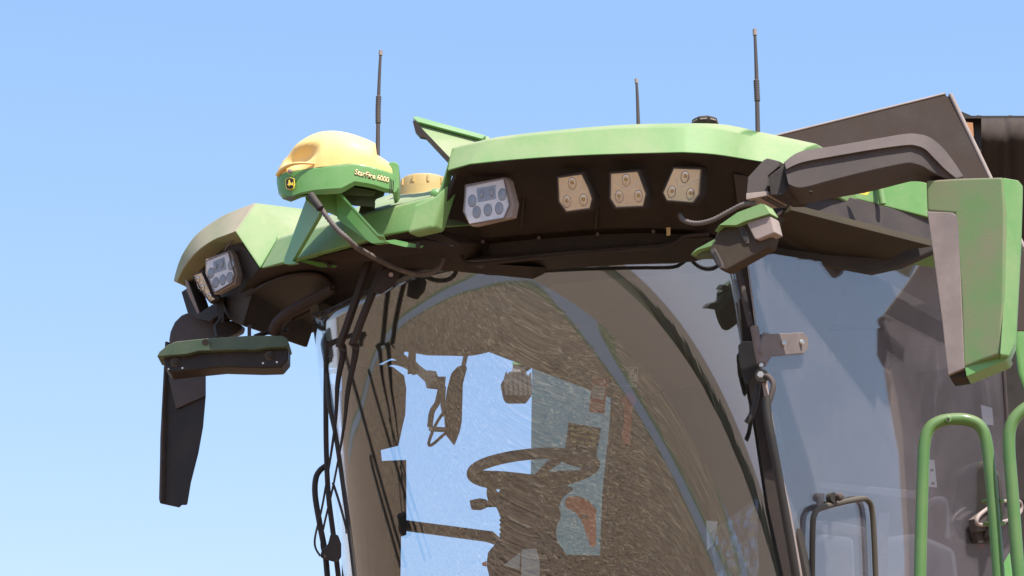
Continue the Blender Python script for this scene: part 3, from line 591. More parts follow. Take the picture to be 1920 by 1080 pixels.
# right mirror housing
mb = slab('mirror_housing', [(1736, 338), (1800, 334), (1880, 332), (1884, 400), (1882, 560), (1875, 664), (1840, 676), (1806, 690), (1802, 560), (1790, 400), (1738, 396)], YL(1736, 6.85, 1880, 6.72), Vector((.05, .1, 0)), GREEN3, CO, bevel=.008, segs=4)
slab('mirror_side', [(1880, 332), (1909, 337), (1918, 348), (1915, 450), (1905, 640), (1892, 668), (1875, 666), (1882, 560), (1884, 400)], YL(1880, 6.72, 1918, 6.80), Vector((.02, .1, 0)), GREEN, CO, bevel=.006, segs=3)
slab('mirror_inset', [(1738, 396), (1785, 398), (1795, 404), (1799, 420), (1803, 560), (1809, 690), (1777, 704), (1766, 600), (1750, 480)], YL(1736, 6.85, 1880, 6.72), Vector((.04, .1, 0)), GREYL, CO, bevel=.004, segs=3)
slab('mirror_base', [(1809, 689), (1875, 664), (1892, 667), (1886, 676), (1812, 706)], YL(1809, 6.785, 1892, 6.75), Vector((.03, .09, 0)), GREEN2, CO, bevel=.003)
slab('inset_base', [(1775, 694), (1809, 689), (1812, 706), (1782, 710)], YL(1736, 6.85, 1880, 6.76), Vector((.03, .09, 0)), UNDER, CO, bevel=.003)
slab('mirror_glass', [(1756, 350), (1900, 350), (1888, 655), (1795, 690)], YL(1736, 6.96, 1880, 6.85), Vector((0, .008, 0)), CHROME, CO)
# grain tank flap, tarpaulin and tank side
fl = slab('tank_flap', [(1438, 259), (1772, 176), (1776, 181), (1783, 179), (1862, 345), (1990, 620), (1560, 620), (1440, 300)], P3((1438, 259, 8.6), (1780, 176, 8.8), (1860, 340, 8.7)), Vector((.0, .02, .003)), TANK, CO, bevel=.002)
tube('flap_edge', [V(1782, 177, 8.795), V(1858, 336, 8.705), V(1920, 465, 8.64)], .009, GREYL, fl, seg=8)
tube('flap_top_edge', [V(1438, 258.5, 8.6), V(1772, 175.5, 8.795)], .0045, GREYL, fl, seg=8)
rows = []
for i in range(40):
    x = 1820 + i * 6; y0 = 224 - 5 * abs(math.sin(i * .62)) + 2 * math.sin(i * 1.9); r_ = []
    for j in range(26):
        t = j / 25; y = y0 + t * 380; w = .012 * math.sin(i * .62 + 1.2) * (1 - t) ** 8 + .012 * math.sin(i * .21 + 5 * t)
        r_.append(V(x, y, 9.1 + .65 * max(0, t - .05) + w + (.12 * (1 - t * 8) ** 2 if t < .125 else 0)))
    rows.append(r_)
loft('tank_tarpaulin', rows, TARP, CO, closed=False, caps=False, solid=.01, wn_=False, angle=60)
slab('tank_rail', [(1798, 207), (1822, 217), (1960, 217), (1960, 221), (1822, 222), (1808, 222)], PY(9.0), .06, BLACK, CO)
slab('reflector_dark_backing', [(1800, 221), (1840, 221), (1840, 330), (1815, 330)], PY(9.06), .02, BLACK, CO)  # black slab added to darken the open gap behind the reflector
slab('amber_reflector', [(1812, 229), (1824, 230), (1826, 256), (1820, 258)], PY(8.98), .02, AMBER, CO)
slab('tank_wall', [(1500, 330), (2050, 330), (2050, 1300), (1500, 1300)], PY(10.1), .1, BLACK, CO)
slab('side_cowl', [(1888, 690), (1925, 460), (2000, 450), (2000, 760), (1905, 760)], PY(8.6), .05, GREEN2, CO) if False else None
slab('rear_cowl', [(1940, 430), (1916, 470), (1905, 560), (1900, 640), (1908, 700), (1925, 750), (1990, 760), (1990, 430)], PY(8.9), .1, GREEN2, CO, bevel=.02, segs=4)

# ---- small camera/light bars under the roof corners
hd_ = [(1383, 393), (1425, 382), (1435, 384), (1444, 400), (1443, 402)]
sb_ = slab('sensor_bar', [(1345, 432), (1398, 413), (1443, 402), (1453, 435), (1448, 442), (1443, 463), (1430, 470), (1360, 508), (1350, 506), (1335, 485), (1330, 468)], YL(1330, 6.72, 1453, 6.66), BX * .045, DUSTB, CO, bevel=.014, segs=4)
slab('bar_lit_face', [(1399, 417), (1442, 404), (1446, 408), (1453, 436), (1420, 450), (1414, 447)], YL(1330, 6.715, 1453, 6.64), BX * .05, GREYL, sb_, bevel=.007, segs=4)  # sunlit end of the bar, put in as a lighter plastic colour
slab('bar_cap', [(1340, 433), (1350, 421), (1383, 398), (1426, 382), (1433, 383), (1444, 400), (1398, 414), (1380, 422), (1350, 422)], YL(1330, 6.70, 1453, 6.63), BX * .05, GREEN, sb_, bevel=.003)
slab('bar_cap_tail', [(1295, 477), (1305, 467), (1340, 448), (1342, 451), (1335, 461), (1310, 468)], YL(1290, 6.76, 1345, 6.71), BX * .03, GREEN, sb_, bevel=.001)
slab('bar_hood', [(1293, 479), (1308, 468), (1335, 460), (1345, 450), (1370, 430), (1340, 434), (1352, 422), (1385, 422), (1390, 428), (1345, 475), (1320, 478)], YL(1290, 6.78, 1385, 6.72), BX * .05, GREEND, sb_, bevel=.003)
for q in ([(1382, 424), (1392, 420), (1405, 445), (1405, 456), (1398, 457), (1390, 445)], [(1331, 468), (1340, 465), (1354, 492), (1356, 502), (1350, 504), (1340, 492)]):
    fr = slab('camera_frame', q, YL(1330, 6.715, 1453, 6.655), BX * .01, GREYP, sb_, bevel=.002)
    cx = sum(p[0] for p in q) / 6; cy2 = sum(p[1] for p in q) / 6
    slab('camera_window', [(cx + (x - cx) * .6, cy2 + (y - cy2) * .7) for x, y in q], YL(1330, 6.713, 1453, 6.653), BX * .004, RUBBER, sb_)
slab('bar_lower', [(1400, 456), (1440, 448), (1444, 462), (1430, 470), (1405, 484), (1398, 474)], YL(1330, 6.74, 1453, 6.68), BX * .04, UNDER, sb_, bevel=.004)
hose('lamp_conduit', [V(1274, 402, 6.93), V(1282, 413, 6.90), V(1305, 419, 6.87), V(1335, 413, 6.84), V(1368, 396, 6.82), V(1395, 383, 6.8), V(1418, 383, 6.8)], .0072, HOSE, CO, step=.0055)
lb = slab('sensor_bar', [(305, 668), (310, 655), (520, 640), (540, 648), (540, 674), (527, 689), (490, 690), (420, 688), (340, 696), (318, 699), (309, 690)], YL(305, 7.95, 540, 7.8), Vector((0, .1, 0)), BLACK, CO, bevel=.008, segs=3)
slab('bar_cap', [(294, 668), (299, 659), (315, 646), (330, 640), (370, 636), (400, 633), (470, 629), (530, 629), (539, 635), (542, 646), (538, 650), (500, 652), (475, 656), (460, 655), (372, 658), (350, 664), (300, 668)], YL(305, 7.92, 540, 7.77), Vector((0, .12, 0)), GREEND, lb, bevel=.004, segs=3)
for x in (385, 450): 
    disc('cap_recess', V(x, 642, 7.85), Vector((0, -1, -.2)), .012, .004, BLACK, lb)
for x, y in ((328, 679), (505, 667)):
    YR = 7.945 - (x - 305) * .00064; f_ = disc('camera_ring', V(x, y, YR), Vector((-.1, -1, -.25)), .016, .01, GREYP, lb, dome=.001); disc('camera_window', V(x + 1, y, YR - .007), Vector((-.1, -1, -.25)), .009, .004, RUBBER, lb, dome=.003)
for x, y in ((316, 692), (342, 690), (493, 681), (519, 679)): disc('bar_screw', V(x, y, 7.948 - (x - 305) * .00064), Vector((0, -1, -.1)), .0035, .002, STEEL, lb, seg=8)
slab('bar_mount', [(464, 609), (471, 609), (471, 632), (464, 632)], PY(7.9), .015, GREYP, CO)
tube('bar_strut', [V(540, 619, 7.9), V(500, 624, 7.9), V(478, 631, 7.88)], .008, BLACK, CO, smoothp=3)
# ---- left mirror
lm_ = slab('mirror_housing', [(312, 696), (386, 690), (386, 742), (381, 800), (372, 850), (358, 905), (351, 947), (340, 947), (337, 952), (300, 944), (298, 935), (300, 860), (306, 720)], YL(298, 8.3, 386, 8.2), Vector((-.012, .09, .02)), BLACK, CO, bevel=.008, segs=3, label='long black mirror hanging at the left of the cab')
slab('mirror_rim', [(309, 640), (313, 640), (306, 760), (302, 942), (298, 938), (300, 820)], YL(298, 8.28, 386, 8.18), BX * .03, GREYP, CO, bevel=.003)
slab('mirror_lit_patch', [(315, 706), (385, 694), (385, 742), (330, 766)], YL(298, 8.29, 386, 8.19), Vector((0, .01, 0)), GREYP, lm_, bevel=.001)  # paler sheet paints the sunlit patch onto the black housing
slab('mirror_shroud', [(316, 642), (319, 622), (327, 604), (340, 591), (352, 586), (400, 598), (455, 610), (452, 622), (430, 632), (400, 636), (330, 646)], YL(316, 8.25, 455, 8.15), Vector((0, .1, .02)), GREYP, CO, bevel=.01, segs=3)
slab('arm_joint', [(398, 606), (420, 600), (450, 604), (456, 615), (445, 625), (425, 634), (405, 630)], PY(8.1), .1, UNDER, CO, bevel=.01)
tube('shroud_rod', [V(415, 596, 8.0), V(404, 612, 8.0), V(408, 632, 7.98)], .005, RUBBER, CO, smoothp=4)

# ---- windscreen
AC, HW, ZT = -.83, .95, 4.03
GP = (0.5466, 0.3401, 0.46, 0.2132, -0.0786, -0.0764, 0.0702, -0.0466, -0.1342, 0.0313, 0.0763, 0.076)
def gb(a, z):
    t = (a - AC) / HW; s = ZT - z; D, c, e, p0, p1, p2, q0, q1, q2, p3, p4, q3 = GP
    return .14 - D * (1 - (c * t * t + (1 - c) * t ** 4)) + e * (t - t ** 3) + s * (p0 + p1 * t + p2 * t * t + p3 * t ** 3 + p4 * t ** 4) + s * s * (q0 + q1 * t + q2 * t * t + q3 * t ** 3)
def gpt(t, z): return W(AC + HW * t, gb(AC + HW * t, z), z)
def proj(X):
    v = X - CAM; dep = v.y * cp + v.z * sp
    return 960 + FPX * v.x / dep, 540 - FPX * (-v.y * sp + v.z * cp) / dep
def interp(tab, x):
    for (x0, y0), (x1, y1) in zip(tab, tab[1:]):
        if x <= x1: return y0 + (y1 - y0) * (x - x0) / (x1 - x0)
    (x0, y0), (x1, y1) = tab[-2:]; return y1 + (y1 - y0) * (x - x1) / (x1 - x0)
TOPL = [(560, 600), (620, 580), (770, 505), (880, 478), (1000, 468), (1280, 440), (1400, 462), (1600, 480)]
PIL = [(480, 1374), (545, 1388), (640, 1404), (760, 1426), (880, 1450), (1000, 1476), (1110, 1500)]
def zmax(t):
    lo, hi = 3.2, 4.2
    for _ in range(26):
        m = (lo + hi) / 2; x, y = proj(gpt(t, m))
        if y < interp(TOPL, x): hi = m
        else: lo = m
    return lo
def tmax(z):
    lo, hi = .3, 1.0
    for _ in range(26):
        m = (lo + hi) / 2; x, y = proj(gpt(m, z))
        if x > interp(PIL, y): hi = m
        else: lo = m
    return lo
nu, nv = 72, 36; rows = []; GT = []
for j in range(nv + 1):
    r_ = []
    for i in range(nu + 1):
        t = -1 + 2 * i / nu
        for _ in range(5):
            z = 2.6 + (zmax(t) - 2.6) * j / nv; t = -1 + (tmax(z) + 1) * i / nu
        r_.append(gpt(t, z))
    rows.append(r_)
WS = loft('windscreen', rows, WIND, CO, closed=False, caps=False, solid=.004, wn_=False, angle=80)
tube('windscreen_seal', [p + BX * .008 for p in rows[-1][::3]], .010, RUBBER, CO, seg=8)
loft('front_pillar', [[r_[-1] - AX * .004, r_[-1] + AX * .03 + BX * .012, r_[-1] + AX * .03 + BX * .05, r_[-1] + BX * .04 - AX * .02] for r_ in rows[::3]], INTER, CO, bevel=.002)
# ---- door
def door_plane(x, y): return hit(x, y, W(.11, 0, 4.0), (AX + ZX * -.09).normalized())
dr = slab('door_glass', [(1402, 482), (1450, 476), (1500, 484), (1600, 500), (1650, 498), (1760, 450), (1850, 420), (1880, 690), (1893, 900), (1905, 1120), (1500, 1120), (1450, 850)], door_plane, AX * -.006, DOORG, CO, smooth=False)
dp = lambda off: (lambda x, y: door_plane(x, y) + AX * off)
tube('door_edge', [dp(.004)(x, y) for x, y in [(1870, 560), (1880, 700), (1893, 900), (1905, 1110)]], .008, GREYP, CO, smoothp=5)
hp = slab('door_hinge', [(1424, 625), (1434, 628), (1495, 625), (1504, 635), (1505, 655), (1497, 665), (1436, 670), (1424, 690), (1415, 660)], dp(.022), AX * -.014, GREYM, CO, bevel=.003, segs=3)
for x, y in ((1455, 646), (1489, 644)): disc('hinge_bolt', dp(.028)(x, y), AX + Vector((-.3, -.3, 0)), .009, .004, STEEL, hp, dome=.003)
tube('hinge_barrel', [V(1414, 612, 7.06), V(1421, 650, 7.06), V(1427, 681, 7.06)], .013, GREYM, CO, seg=14)
disc('barrel_cap', V(1414, 612, 7.06), ZX, .012, .01, GREYL, CO, dome=.004)
tube('hinge_pin', [V(1427, 680, 7.06), V(1428, 688, 7.06)], .007, STEEL, CO, seg=10)
slab('pillar_plate', [(1384, 648), (1392, 640), (1412, 640), (1420, 690), (1402, 722), (1396, 718), (1386, 680)], PY(7.16), .03, RUBBER, CO, bevel=.004)
slab('pillar_trim', [(1386, 560), (1405, 560), (1420, 660), (1450, 860), (1475, 1000), (1495, 1110), (1475, 1110), (1440, 950), (1418, 800), (1396, 690)], PY(7.22), .02, UNDER, CO, bevel=.004)
tube('upper_bar', [V(1378, 492, 7.1), V(1388, 520, 7.09), V(1398, 570, 7.08), V(1408, 612, 7.07)], .0095, GREYP, CO, smoothp=5)
tube('grab_handle', [V(1424, 705, 7.03), V(1440, 706, 7.02), V(1450, 722, 7.01), V(1444, 748, 7.01), V(1438, 760, 7.01)], .0085, GREYP, CO, smoothp=5)
tube('handle_grip', [V(1437, 745, 7.01), V(1440, 785, 7.01), V(1452, 850, 7.02), V(1468, 940, 7.05), V(1484, 1030, 7.08), V(1497, 1110, 7.11)], .0135, RUBBER, CO, smoothp=6)
tube('grip_stiffener', [V(1433, 712, 7.05), V(1445, 790, 7.05), V(1460, 880, 7.06), V(1478, 960, 7.08), V(1505, 1110, 7.13)], .008, GREYL, CO, smoothp=6)
tube('handle_strap', [V(1421, 722, 7.08), V(1417, 750, 7.08), V(1410, 775, 7.08), V(1400, 792, 7.08)], .009, RUBBER, CO, smoothp=5)
kn = disc('pivot_washer', V(1428, 704, 7.02), Vector((-.2, -1, -.1)), .020, .02, RUBBER, CO, seg=24)
disc('pivot_bolt', V(1426, 702, 7.0), Vector((-.2, -1, -.1)), .0105, .012, STEEL, CO, seg=6); disc('bolt_face', V(1425.5, 702, 6.997), Vector((-.2, -1, -.1)), .006, .004, STEEL, CO, seg=10)
# knob, handle frame, labels on the door
disc('door_knob', dp(.03)(1548, 935), AX + Vector((0, -.4, 0)), .017, .02, RUBBER, CO, seg=20)
disc('knob_face', dp(.045)(1552, 934), AX + Vector((0, -.5, .1)), .013, .01, GREYP, CO, seg=20, dome=.008)
slab('door_sticker', [(1744, 860), (1758, 862), (1763, 913), (1743, 911)], dp(-.012), AX * -.001, WHITE, CO)
for x, y in ((1750, 880), (1752, 905)): slab('sticker_print', [(x, y - 2), (x + 6, y - 2), (x + 6, y + 3), (x, y + 3)], dp(-.0115), AX * -.0004, PRINT, CO)
slab('pillar_sticker', [(1845, 758), (1866, 764), (1869, 797), (1849, 794)], dp(-.012), AX * -.001, WHITE, CO)
lh = slab('door_latch', [(1808, 975), (1850, 945), (1890, 941), (1894, 950), (1893, 975), (1875, 985), (1830, 998), (1812, 1000)], dp(.012), AX * .03, GREYP, CO, bevel=.008)
tube('latch_loop', [dp(.045)(x, y) for x, y in [(1810, 985), (1815, 968), (1850, 946), (1888, 942), (1892, 962), (1870, 978), (1830, 986)]], .007, GREYL, CO, smoothp=4, closed=True)
slab('latch_tray', [(1815, 998), (1866, 985), (1868, 1010), (1850, 1020), (1822, 1020)], dp(.006), AX * .02, INTER, CO, bevel=.004)
slab('danger_label', [(1842, 1000), (1850, 998), (1852, 1026), (1842, 1028)], dp(-.012), AX * -.001, PRINTR, CO)
# ---- seat and door furniture seen through the door glass
PI_ = lambda off: PB(.75 + off)
tube('handle_frame', [dp(.018)(x, y) for x, y in [(1513, 1120), (1514, 1000), (1518, 965), (1535, 952), (1600, 937), (1618, 940), (1626, 960), (1630, 1020), (1634, 1120)]], .0095, FRAMEM, CO, smoothp=5)
slab('window_bar', [(1536, 903), (1725, 921), (1724, 937), (1537, 914)], PB(1.4), .03, SEAT, CO, bevel=.004)
slab('seat_rail', [(1515, 975), (1570, 978), (1622, 988), (1620, 1006), (1560, 998), (1515, 992)], PB(.9), .04, GREYL, CO, bevel=.008)
se = slab('seat_back', [(1522, 1000), (1600, 1008), (1604, 1120), (1522, 1120)], PB(.95), .1, SEAT, CO, bevel=.02, segs=3)
slab('seat_belt', [(1648, 960), (1668, 962), (1662, 1120), (1638, 1120)], PB(.9), .01, GREYL, CO)
slab('seat_cushion', [(1640, 1010), (1720, 1000), (1790, 1030), (1800, 1120), (1640, 1120)], PB(1.35), .12, SEAT, CO, bevel=.03, segs=3)
tube('rear_grab', [PB(1.5)(x, y) for x, y in [(1735, 950), (1755, 938), (1780, 948), (1778, 1010)]], .014, SEAT, CO, smoothp=5)
slab('headrest', [(1770, 900), (1800, 875), (1850, 862), (1878, 890), (1885, 960), (1870, 1010), (1800, 1030), (1780, 990)], PB(1.48), .1, INTER, CO, bevel=.03, segs=3)
# a second machine parked alongside: only seen mirrored in the right part of the door glass
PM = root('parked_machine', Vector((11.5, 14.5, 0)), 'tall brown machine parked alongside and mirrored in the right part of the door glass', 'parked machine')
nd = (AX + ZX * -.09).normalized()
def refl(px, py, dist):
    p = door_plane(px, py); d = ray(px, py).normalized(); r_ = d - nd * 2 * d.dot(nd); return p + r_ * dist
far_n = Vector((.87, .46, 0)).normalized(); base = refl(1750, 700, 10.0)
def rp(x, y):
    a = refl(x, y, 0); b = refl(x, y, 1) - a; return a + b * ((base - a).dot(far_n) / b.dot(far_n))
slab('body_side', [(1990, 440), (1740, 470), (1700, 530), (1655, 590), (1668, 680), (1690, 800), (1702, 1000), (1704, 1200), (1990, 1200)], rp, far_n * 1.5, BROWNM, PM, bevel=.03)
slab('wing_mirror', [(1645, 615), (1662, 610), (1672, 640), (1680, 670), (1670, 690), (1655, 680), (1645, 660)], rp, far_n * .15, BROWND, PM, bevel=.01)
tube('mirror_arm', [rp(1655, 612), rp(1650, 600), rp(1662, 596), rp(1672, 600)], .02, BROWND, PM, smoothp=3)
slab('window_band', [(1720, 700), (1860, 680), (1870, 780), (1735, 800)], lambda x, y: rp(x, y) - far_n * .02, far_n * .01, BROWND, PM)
# ---- green hand rails at the ladder
r1 = tube('hand_rail', [V(x, y, 6.6) for x, y in [(1724, 1130), (1727, 1000), (1730, 900), (1733, 835), (1742, 805), (1760, 791), (1785, 786), (1812, 787), (1835, 797), (1848, 822), (1856, 880), (1865, 980), (1876, 1130)]], .0172, GREEN4, CO, smoothp=8, seg=20)
disc('rail_boss', V(1778, 786, 6.575), Vector((0, -1, 0)), .009, .02, GREEN4, r1, dome=.001); disc('boss_hole', V(1778, 786, 6.572), Vector((0, -1, 0)), .0045, .003, BLACK, r1)
for y in (938, 980):
    disc('rail_collar', V(1862 + (y - 938) * .05, y, 6.62), ZX + Vector((0, -.02, 0)), .032, .005, GREEN4, r1, seg=24)
slab('rail_gusset', [(1868, 940), (1876, 940), (1880, 980), (1870, 980)], PY(6.6), .01, GREEN4, r1)
tube('hand_rail', [V(x, y, 6.55) for x, y in [(1915, 1130), (1907, 1040), (1898, 920), (1892, 840), (1895, 800), (1910, 776), (1935, 760), (1980, 752)]], .0175, GREEN4, CO, smoothp=8, seg=20)
slab('fender_corner', [(1853, 1130), (1862, 1090), (1893, 1035), (1905, 1130)], PY(7.1), .05, GREEN2, CO, bevel=.004)

# ---- cab body and interior
def wallbox(name, a0, a1, b0, b1, z0, z1, m):
    vs_ = [W(a, b, z) for a in (a0, a1) for b in (b0, b1) for z in (z0, z1)]
    return part(name, vs_, [(0, 1, 3, 2), (4, 6, 7, 5), (0, 4, 5, 1), (2, 3, 7, 6), (0, 2, 6, 4), (1, 5, 7, 3)], m, CO)
wallbox('cab_ceiling', -1.58, .0, -.1, 1.68, 4.02, 4.06, HEAD)
wallbox('rear_wall', -1.5, .02, 1.66, 1.72, 1.2, 4.03, INTER)
wallbox('cab_floor', -1.58, .0, .1, 1.68, 1.9, 2.0, INTER)
wallbox('cab_base', -1.3, -.2, .5, 1.66, .6, 1.88, GREEN)
PW = PA(-1.58)
slab('window_header', [(560, 470), (1150, 470), (1150, 672), (1060, 664), (940, 652), (925, 655), (870, 668), (800, 667), (752, 659), (735, 668), (700, 684), (686, 690), (600, 690)], PW, AX * .04, HEAD, CO, bevel=.006)
slab('window_pillar', [(640, 680), (692, 684), (725, 690), (746, 706), (750, 730), (748, 780), (740, 815), (735, 838), (702, 846), (704, 866), (750, 864), (750, 1005), (740, 1008), (738, 1130), (640, 1130)], PW, AX * .03, INTER, CO, bevel=.004)
slab('rear_pillar', [(1144, 660), (1200, 640), (1230, 1130), (1126, 1130), (1134, 900), (1148, 760)], PA(-1.55), AX * .05, INTER, CO, bevel=.006)
slab('side_window', [(998, 655), (1146, 665), (1140, 1130), (992, 1130)], PA(-1.56), AX * .006, TEAL, CO, smooth=False)
slab('window_sill', [(920, 1040), (1330, 1050), (1330, 1140), (920, 1140)], PA(-1.3), AX * .05, INTER, CO)
slab('cross_rail', [(748, 973), (925, 996), (940, 1010), (945, 1020), (925, 1014), (748, 990)], PA(-1.62), AX * -.04, GREYP, CO, bevel=.004)
tube('pillar_seal', [PA(-1.5)(x, y) for x, y in [(1000, 660), (1120, 666), (1142, 676), (1150, 710), (1147, 800), (1134, 930), (1128, 1110)]], .010, GREYP, CO, smoothp=6)
tube('trim_line', [PB(1.6)(x, y) for x, y in [(1170, 880), (1152, 960), (1148, 1010), (1230, 1040), (1330, 1044)]], .005, GREYP, CO, smoothp=4)
slab('manual_pocket', [(1324, 976), (1346, 978), (1338, 1020), (1326, 1032)], PB(1.2), .02, WHITE, CO)
# sun blind above the windscreen inside
tube('blind_roller', [PA(-1.5)(x, y) for x, y in [(752, 652), (870, 662), (930, 650)]], .012, INTER, CO, smoothp=4)
slab('inner_post', [(772, 500), (800, 500), (782, 600), (779, 700), (764, 702), (768, 600)], PY(8.3), .04, INTER, CO, bevel=.003)
slab('roof_console', [(940, 500), (1140, 500), (1160, 560), (1010, 590), (950, 560)], PY(8.2), .3, HEAD, CO, bevel=.01)
# exterior mirror and linkage seen through the cab
xl = PY(8.9)
slab('far_mirror', [(872, 684), (876, 690), (868, 720), (866, 790), (862, 810), (852, 836), (835, 815), (832, 770), (838, 730), (846, 700), (858, 687)], xl, .05, BLACK, CO, bevel=.006)
tube('mirror_link', [xl(x, y) for x, y in [(868, 690), (877, 650), (880, 620)]], .009, RUBBER, CO)
slab('link_plate', [(775, 672), (786, 684), (800, 695), (802, 694), (818, 696), (821, 706), (836, 706), (834, 731), (816, 730), (800, 728), (797, 716), (780, 700), (768, 690)], xl, .03, RUBBER, CO, bevel=.003)
tube('link_arm', [xl(x, y) for x, y in [(826, 728), (820, 755), (810, 772), (806, 800)]], .011, RUBBER, CO, smoothp=4)
tube('link_arm', [xl(x, y) for x, y in [(832, 725), (830, 760), (834, 780)]], .009, RUBBER, CO)
tube('link_arm', [xl(x, y) for x, y in [(806, 804), (836, 806), (842, 800)]], .010, RUBBER, CO)
tube('link_wire', [xl(x, y) for x, y in [(830, 775), (815, 800), (804, 830), (810, 834), (832, 815), (838, 812)]], .006, RUBBER, CO, smoothp=4)
for x, y in ((816, 711), (807, 804)): disc('link_bolt', V(x, y, 8.87), Vector((0, -1, -.2)), .008, .004, STEEL, CO)
for pts, r_ in (([(735, 664), (755, 672), (775, 690), (780, 700)], .016), ([(715, 690), (735, 680), (760, 686), (775, 698)], .009), ([(755, 660), (748, 675), (742, 680)], .007)):
    tube('wiper_linkage', [V(x, y, 8.6) for x, y in pts], r_, RUBBER, CO, smoothp=5)
# flood lamp seen beyond the window
fb = slab('flood_lamp', [(938, 722), (946, 708), (956, 696), (984, 697), (994, 708), (998, 740), (986, 757), (950, 757), (944, 750)], PY(9.8), .12, BLACK, CO, bevel=.01, label='finned lamp beyond the far cab window')
for k_ in range(6): slab('cooling_fin', [(944 + k_ * 9, 712 - k_), (948 + k_ * 9, 697 + (k_ % 2) * 3), (951 + k_ * 9, 697), (953 + k_ * 9, 740), (947 + k_ * 9, 742)], PY(9.77), .03, GREYP, fb)
slab('lamp_mount', [(962, 683), (985, 684), (983, 698), (960, 698)], PY(9.8), .06, GREYL, CO); slab('mount_plate', [(960, 679), (990, 680), (990, 684), (960, 683)], PY(9.79), .08, GREEN2, CO)
tube('lamp_arm', [V(980, 696, 9.8), V(1002, 680, 9.8)], .012, BLACK, CO); tube('mount_stud', [V(973, 670, 9.82), V(973, 681, 9.82)], .008, GREYL, CO)
# steering wheel and column
wc = V(1000, 880, 7.95); wu = Vector((.94, .28, .065)).normalized(); wv = Vector((-.28, .90, -.045)); wv = (wv - wu * wv.dot(wu)).normalized()
def wheel_pt(q, k_=1, dz=0): return wc + wu * math.cos(q) * .208 * k_ + wv * math.sin(q) * .208 * k_ + ZX * dz
SW = tube('steering_wheel', [wheel_pt(2 * math.pi * j / 64) for j in range(64)], .019, INTER, CO, closed=True, seg=16)
hubp = wc + Vector((.01, .02, -.03))
disc('wheel_hub', hubp, wu.cross(wv), .05, .05, INTER, SW, seg=24, dome=.01)
for q in (R(20), R(160), R(-75)): tube('wheel_spoke', [wheel_pt(q), wheel_pt(q, .5, -.012), hubp], .015, INTER, SW, smoothp=4)
rows = []
for (x0, x1, y) in [(940, 1075, 917), (925, 1055, 932), (930, 1048, 950), (938, 1052, 968), (944, 1045, 984), (940, 1042, 1000), (930, 1046, 1018), (915, 1060, 1036), (912, 1062, 1060), (930, 1060, 1130)]:
    l, r_ = V(x0, y, 8.0), V(x1, y, 8.0); c = (l + r_) / 2; w = (r_ - l).length / 2
    rows.append([c + Vector((math.cos(q) * w, math.sin(q) * w * .7, 0)) for q in [2 * math.pi * j / 24 for j in range(24)]])
loft('steering_column', rows, INTER, CO, angle=60, wn_=False)
for k_ in range(7): 
    y = 948 + k_ * 9; c = V(990, y, 8.0); w = .092
    tube('bellows_fold', [c + Vector((math.cos(q) * w, math.sin(q) * w * .7, 0)) for q in [2 * math.pi * j / 24 for j in range(24)]], .0055, INTER, CO, closed=True, seg=6)
slab('column_lever', [(880, 938), (900, 934), (914, 937), (914, 952), (900, 957), (884, 956)], PY(7.98), .03, INTER, CO, bevel=.006)
tube('lever_stalk', [V(912, 945, 8.0), V(940, 945, 8.02)], .011, INTER, CO)
slab('column_tab', [(914, 905), (920, 901), (934, 924), (938, 945), (916, 944), (912, 925)], PY(8.0), .02, INTER, CO, bevel=.003)
slab('tilt_lever', [(1010, 926), (1050, 912), (1064, 908), (1067, 918), (1062, 926), (1020, 944), (1010, 938)], PY(7.9), .03, INTER, CO, bevel=.006)
slab('column_cover', [(978, 1030), (1006, 1028), (1012, 1050), (1012, 1130), (976, 1130)], PY(7.88), .04, CREAM, CO, bevel=.004)
slab('column_side', [(944, 1060), (976, 1035), (974, 1068)], PY(7.9), .02, CREAM, CO)
slab('indicator_knob', [(903, 1056), (912, 1052), (912, 1062), (905, 1061)], PY(7.95), .02, RED, CO)
oh = slab('release_handle', [(1058, 938), (1066, 931), (1085, 930), (1102, 938), (1119, 955), (1117, 968), (1118, 1020), (1114, 1027), (1108, 1026), (1090, 975), (1078, 960), (1062, 952)], PY(8.15), .03, ORANGE, CO, bevel=.006, segs=3, label='orange release handle inside the cab')
slab('handle_slot', [(1090, 966), (1102, 966), (1104, 972), (1092, 973)], PY(8.147), .004, PRINT, oh); disc('handle_button', V(1082, 929, 8.16), ZX, .009, .01, YELLOWD, oh, dome=.004)
slab('escape_hammer', [(1168, 742), (1178, 733), (1190, 740), (1194, 752), (1186, 762), (1184, 790), (1182, 830), (1168, 834), (1166, 815), (1170, 788), (1171, 764), (1163, 752)], PB(1.4), .03, RED, CO, bevel=.006, segs=3, label='red escape hammer on the rear cab wall')
slab('black_notice', [(1066, 792), (1127, 803), (1113, 885), (1056, 868)], PY(8.6), .004, CARD, CO)
nb = bpy.data.objects['black_notice']
for k_, s_ in enumerate(('Model Year 2025', 'Combine Customer', 'Must Stay')):
    y = 806 + k_ * 10.5; text('notice_text', s_, V(1070, y, 8.597), V(1118, y + 8, 8.597), .0115, PRINTY, nb, off=.002, bold=.01)
dl = slab('danger_sign', [(1112, 706), (1140, 711), (1133, 776), (1104, 772)], PY(8.7), .004, PRINTR, CO)
text('danger_text', 'DANGER', V(1116, 717, 8.698), V(1137, 720, 8.698), .0085, WHITE, dl, off=.002)
slab('sign_panel', [(1112, 721), (1136, 725), (1131, 750), (1110, 746)], PY(8.697), .002, WHITE, dl)
for k_ in range(3):
    tube('sign_line', [V(1113, 727 + k_ * 7, 8.694), V(1120, 730 + k_ * 7, 8.694), V(1131, 729 + k_ * 7, 8.694)], .0012, PRINT, dl, seg=5)
    tube('sign_line', [V(1108, 756 + k_ * 5, 8.695), V(1130, 759 + k_ * 5, 8.695)], .0013, WHITE, dl, seg=5)
ps = slab('exit_sticker', [(1180, 687), (1197, 688), (1194, 726), (1176, 724)], PY(8.8), .004, WHITE, CO)
